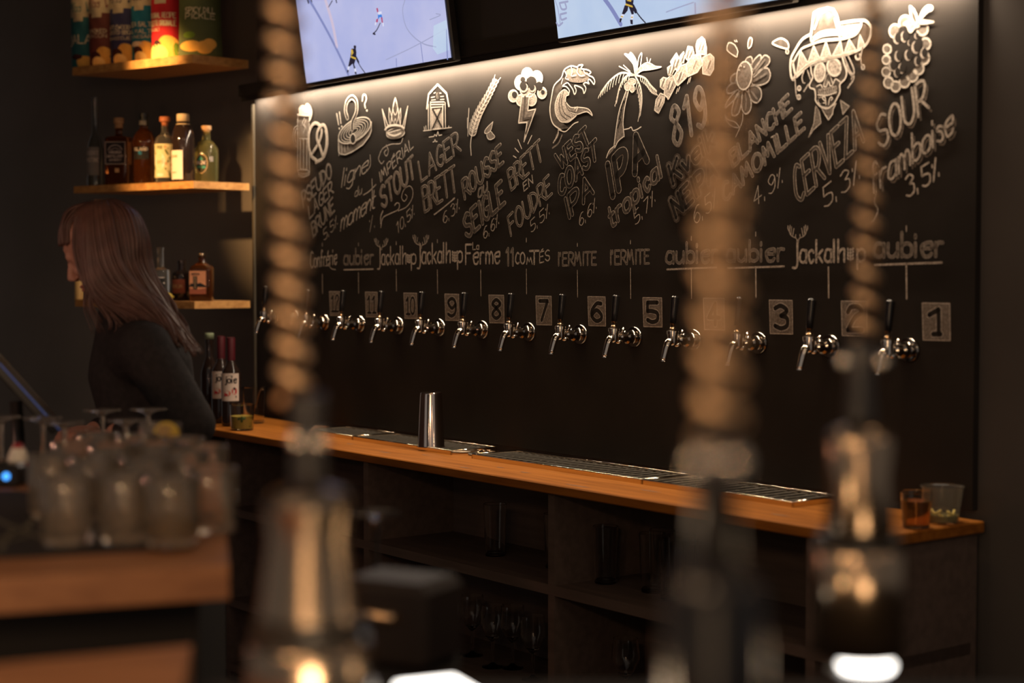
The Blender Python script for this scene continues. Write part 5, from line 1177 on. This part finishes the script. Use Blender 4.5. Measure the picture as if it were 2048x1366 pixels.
# ---- tumblers, each with moulded ridges
def ridged(mb, r0, r1, h, n=40):
    prof = glass_profile(r0, r1, h, .0024, .012); vs = []; K = len(prof)
    for k, (r, z) in enumerate(prof):
        for i in range(n):
            rr = r * (1 + (.022 if (i % 2 and 2 <= k <= 3 and z < h * .8) else 0)); t_ = 2 * math.pi * i / n; vs.append((rr * math.cos(t_), rr * math.sin(t_), z))
    mb.add(vs, [(k * n + i, k * n + (i + 1) % n, k * n + n + (i + 1) % n, k * n + n + i) for k in range(K - 1) for i in range(n)], 0, True); return mb
TG = 'ridged tumblers crowded on the left bar top'
lab0 = 'clear ridged tumbler among the blurred crowd on the left bar top'
tum = thing('tumbler', 'clear ridged tumbler at the front left corner of the crowd, on the mat', 'glass', on_z(136, 1086, BT), 0, TG)
ridged(MB(), .034, .0375, .092).build('glass_wall', M['haze_glass'], tum)
spots = [(250, 1082, 'empty ridged tumbler in the front row between the left corner one and the yellow one'), (424, 1062, 'ridged tumbler at the right end of the crowd on the left bar top'),
         (190, 1040, lab0), (296, 1040, lab0), (370, 1024, lab0), (106, 1032, lab0), (224, 1005, lab0), (316, 1000, lab0), (150, 998, lab0), (274, 976, lab0), (410, 1004, lab0), (366, 984, lab0), (196, 972, lab0)]
for i, (x, y, lb_) in enumerate(spots): dup(tum, on_z(x, y, BT if y > 990 and x < 375 else zb + .0004), i * .7, lb_)
t = dup(tum, on_z(345, 1090, BT), .3, 'tumbler with a little yellow drink at the front of the crowd'); 
MB().lathe([(0, .0125), (.0335, .0125), (.035, .034), (0, .034)], 26).build('drink', mat('yellow_drink', (.40, .26, .04), .15, trans=.85, ior=1.33, noise=.03), t)
t = thing('highball_glass', 'tall clear glass with a lemon slice on its rim at the back of the crowd', 'glass', on_z(322, 966, zb + .0004))
ridged(MB(), .033, .037, .105).build('glass_wall', M['haze_glass'], t)
sl = thing('lemon_slice', 'half slice of lemon on the rim of the tall glass', 'lemon', t.location + Vector((.016, -.028, .088)), R(20))
MB().lathe([(0, -.003), (.019, -.003), (.021, -.002), (.021, .002), (.019, .003), (0, .003)], 24, M=RX90, ms=None).build('flesh', mat('lemon_flesh', (.60, .40, .06), .5, col2=(.5, .30, .04), nscale=60), sl)
MB().lathe([(.0195, -.0034), (.022, -.003), (.022, .003), (.0195, .0034)], 24, M=RX90).build('rind', mat('lemon_rind', (.62, .42, .03), .5, noise=.1), sl)
# ---- lower work surface behind the bar top, with upturned stemmed glasses
WZ = 1.02
ub = thing('work_surface', 'low dark work surface behind the left bar top, almost hidden by glasses', 'work surface', (-1.02, 3.32, 0))
MB().box((0, 0, WZ - .015), (.84, .62, .03), bev=.003).build('top', M['black_matte'], ub); MB().box((0, 0, (WZ - .03) / 2), (.78, .56, WZ - .03)).build('base', M['black_matte'], ub)
RY180 = Matrix.Rotation(math.pi, 3, 'X')
SG = 'upturned stemmed glasses behind the tumblers'
sp = [(r, .19 - z) for r, z in stem_profile(.19, .038, .044, .098, .040)][::-1]
st0 = None
for px, py, lb_ in ((86, 836, 'upturned stemmed glass standing alone left of the crowd, foot in the air'), (128, 845, 'upturned stemmed glass just right of the lone one, its foot lower'), (205, 820, 'upturned stemmed glass with the highest foot behind the tumblers'),
                    (252, 840, 'upturned stemmed glass between the two highest feet'), (296, 818, 'upturned stemmed glass with the rightmost foot behind the tumblers'), (2, 834, 'upturned stemmed glass cut by the left edge of the picture')):
    Yg = (EYE - (WZ + .19)) * FPX / (py - HORIZON); p = at(px, py, Yg); p.z = WZ + .0003
    if st0 is None:
        st0 = thing('stemmed_glass', lb_, 'glass', p, 0, SG); MB().lathe(sp, 28).build('bowl', M['haze_glass'], st0)
    else: dup(st0, p, 0, lb_)
# ---- small things at the left edge
t = thing('bottle', 'small bottle with red cap and white slanted label at the far left', 'bottle', on_z(37, 966, zb + .0004))
MB().lathe([(.016, 0), (.018, .003), (.018, .045), (.013, .058), (.011, .062)], 20, cap0=True).build('glass_body', P['white'], t); MB().lathe([(.0185, .030), (.0188, .034), (.015, .052), (.009, .066), (.007, .070), (0, .071)], 20).build('cap', mat('dark_red_cap', (.30, .012, .02), .35, noise=.05), t)
t = thing('gadget', 'little dark box with a bright blue indicator light at the far left', 'device', on_z(17, 972, zb + .0004))
MB().box((0, 0, .02), (.05, .05, .04), bev=.006).build('case', M['black'], t); tag(MB().lathe([(.0062, 0), (.006, .003), (0, .0045)], 14, o=(.004, -.025, .020), M=RX90).build('indicator', glowmat('blue_led', (.06, .35, 1.0), 2.2), t), 'glowing blue light')
t = thing('napkin_holder', 'round dark holder between the blue light and the tumblers', 'holder', on_z(62, 966, zb + .0004)); MB().lathe([(.026, 0), (.027, .002), (.024, .030), (.022, .032), (.020, .030), (.022, .006), (0, .005)], 24, cap0=True).build('cup', M['black'], t)
# point of sale screen, seen nearly edge on
t = thing('monitor', 'slanted dark monitor at the far left, seen edge on with a blue reflection built as a glowing strip', 'monitor', at(60, 790, 3.42), R(16)); a0 = at(2, 708, 3.42); a1 = at(116, 842, 3.42); d = a1 - a0; L = d.length; ang = math.atan2(d.x, d.z)
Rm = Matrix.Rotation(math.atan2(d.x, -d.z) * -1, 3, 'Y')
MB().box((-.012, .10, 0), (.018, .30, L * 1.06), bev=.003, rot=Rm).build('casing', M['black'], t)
o = MB().box((-.0005, -.051, 0), (.0028, .003, L), rot=Rm).build('edge_reflection', glowmat('blue_reflection', (.035, .07, .22), .5), t); tag(o, 'blue reflection made as a glowing edge')  # blue reflection along the edge, put in as emission
MB().tube([(-.03, .1, -.02), (-.02, .1, -.20), (-.02, .1, -(at(60, 790, 3.42).z - WZ) + .012)], .014, 10).lathe([(.07, 0), (.07, .008), (.02, .014)], 24, o=(-.02, .1, -(at(60, 790, 3.42).z - WZ) + .0005), cap0=True).build('stand', M['black'], t)
# ---- service ledge behind the front bar
lg = thing('service_ledge', 'dark inner ledge behind the front bar', 'ledge', (-.20, 2.07, 0)); MB().box((0, 0, .985), (.26, .36, .03), bev=.003).build('top', M['black_matte'], lg); MB().box((0, 0, .485), (.22, .30, .97)).build('base', M['black_matte'], lg)
Yb = 2.1
t = thing('caddy_box', 'dark glossy metal box with a bright streak behind the left coil post', 'box', (at(800, 1250, Yb).x, Yb, 1.0003), R(-28)); wB = .135
MB().box((0, 0, .055), (wB, .11, .110), bev=.012).build('case', mat('dark_gloss', (.022, .015, .012), .5, spec=.25, noise=.08), t); MB().tube([(-.045, -.058, .070), (.03, -.060, .068)], .006, 10).build('handle', M['coil'], t)
t = thing('stemmed_glass', 'single upturned stemmed glass above the dark metal box', 'glass', (0, 0, 0)); Yg = 2.45; p = at(752, 1024, Yg); hz_ = p.z; t.location = (p.x, p.y, hz_ - .19)
MB().lathe([(r, .19 - z) for r, z in stem_profile(.19, .036, .042, .098, .038)][::-1], 28).build('bowl', M['glass'], t)
sb = thing('glass_stand', 'small dark stand under the single upturned glass', 'stand', (p.x, p.y, 0)); MB().box((0, 0, (hz_ - .1905) / 2), (.16, .16, hz_ - .1905)).build('block', M['black_matte'], sb)

# ------------------------------------------------------------------ coil-wrapped metal posts on the front bar
def post(label, Y, base_px, coil, segs, wing, n_turn_px, glow=None):
    cx = at(base_px, 700, Y).x; k = Y / FPX
    zz = lambda py: EYE - (py - HORIZON) * k
    t = thing('coil_post', label, 'post', (cx, Y, BZ + .0003), 0, 'blurred coil-wrapped posts on the front bar'); z0 = BZ
    (xt, yt), (xb, yb), rpx = coil; r = rpx * k
    pt = Vector(((xt - base_px) * k, 0, zz(yt) - z0)); pb = Vector(((xb - base_px) * k, 0, zz(yb) - z0)); d = pt - pb; turns = abs(yb - yt) / n_turn_px; n = int(turns * 22)
    ax = d.normalized(); e1 = ax.cross(Vector((0, 1, 0))).normalized(); e2 = ax.cross(e1)
    pts = [pb + d * (i / n) + (e1 * math.cos(-2 * math.pi * turns * i / n) + e2 * math.sin(-2 * math.pi * turns * i / n)) * r for i in range(n + 1)]
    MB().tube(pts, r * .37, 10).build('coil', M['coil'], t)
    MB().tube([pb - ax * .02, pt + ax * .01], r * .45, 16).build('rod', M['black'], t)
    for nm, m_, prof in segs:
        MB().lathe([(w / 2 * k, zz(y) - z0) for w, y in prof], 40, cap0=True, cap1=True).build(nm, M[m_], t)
    wpx, wy = wing; q = MB()
    for s_ in (-1, 1): q.tube([(0, 0, zz(wy) - z0), (s_ * wpx * k * .8, -.006, zz(wy) - z0)], .004, 8).ball((s_ * wpx * k, -.008, zz(wy) - z0), .0075, 14)
    q.build('wing_screw', M['chrome'], t)
    if glow:
        x0, x1, y0, y1 = glow; o = MB().lathe([((x1 - x0) / 2 * k * .9, zz(y1) - z0), ((x1 - x0) / 2 * k, zz(y1) - z0 + .004), ((x1 - x0) / 2 * k * .97, zz(y0) - z0), (0, zz(y0) - z0 + .002)], 36, o=(((x0 + x1) / 2 - base_px) * k, 0, 0), cap0=True).build('lit_disc', M['glow'], t); tag(o, 'glowing white disc')
    return t
zbot = lambda Y: HORIZON + (EYE - BZ) * FPX / Y - .5
Y1, Y2, Y3 = 1.39, .95, 1.60
post('tall coil-wrapped post at the left, nearest the wooden bar top', Y1, 618, ((562, -420), (588, 800), 27),
     [('collar', 'black', [(70, 970), (76, 960), (64, 880), (70, 800), (60, 790)]), ('fitting', 'steel', [(190, 1245), (205, 1235), (190, 1180), (165, 1080), (185, 1010), (150, 985), (76, 975)]),
      ('ring', 'black', [(230, 1285), (230, 1250), (190, 1246)]), ('base', 'steel', [(250, zbot(Y1)), (250, 1300), (235, 1287)])], (22, 880), 60)
post('thick blurred coil-wrapped post right of the middle, nearest the camera', Y2, 1432, ((1448, -700), (1440, 880), 37),
     [('collar', 'black', [(90, 1130), (90, 900), (70, 870)]), ('fitting', 'handle', [(200, zbot(Y2)), (200, 1190), (170, 1150), (90, 1125)])], (34, 925), 84)
post('slim coil-wrapped post at the right with a bright metal foot', Y3, 1722, ((1746, -330), (1728, 690), 20),
     [('collar', 'black', [(60, 850), (66, 840), (52, 760), (58, 690), (44, 680)]), ('fitting', 'steel', [(130, 1068), (138, 1058), (124, 960), (140, 880), (118, 862), (60, 850)]),
      ('ring', 'black', [(170, 1090), (170, 1072), (130, 1069)]), ('base', 'steel', [(185, 1312), (185, 1105), (165, 1091)]), ('foot', 'black', [(120, zbot(Y3)), (120, 1347)])], (38, 722), 52, (1682, 1794, 1330, 1346))
Yp = 1.632
t = thing('lit_panel', 'bright white rounded panel at the bottom edge, left of the middle', 'panel', (at(882, 1340, Yp).x, Yp, BZ + .0003), R(24))
MB().box((0, 0, .007), (.074, .10, .014), bev=.005).build('case', M['black'], t); o = MB().box((0, 0, .018), (.068, .092, .008), bev=.003).build('lit_face', M['glow'], t); tag(o, 'glowing white block')
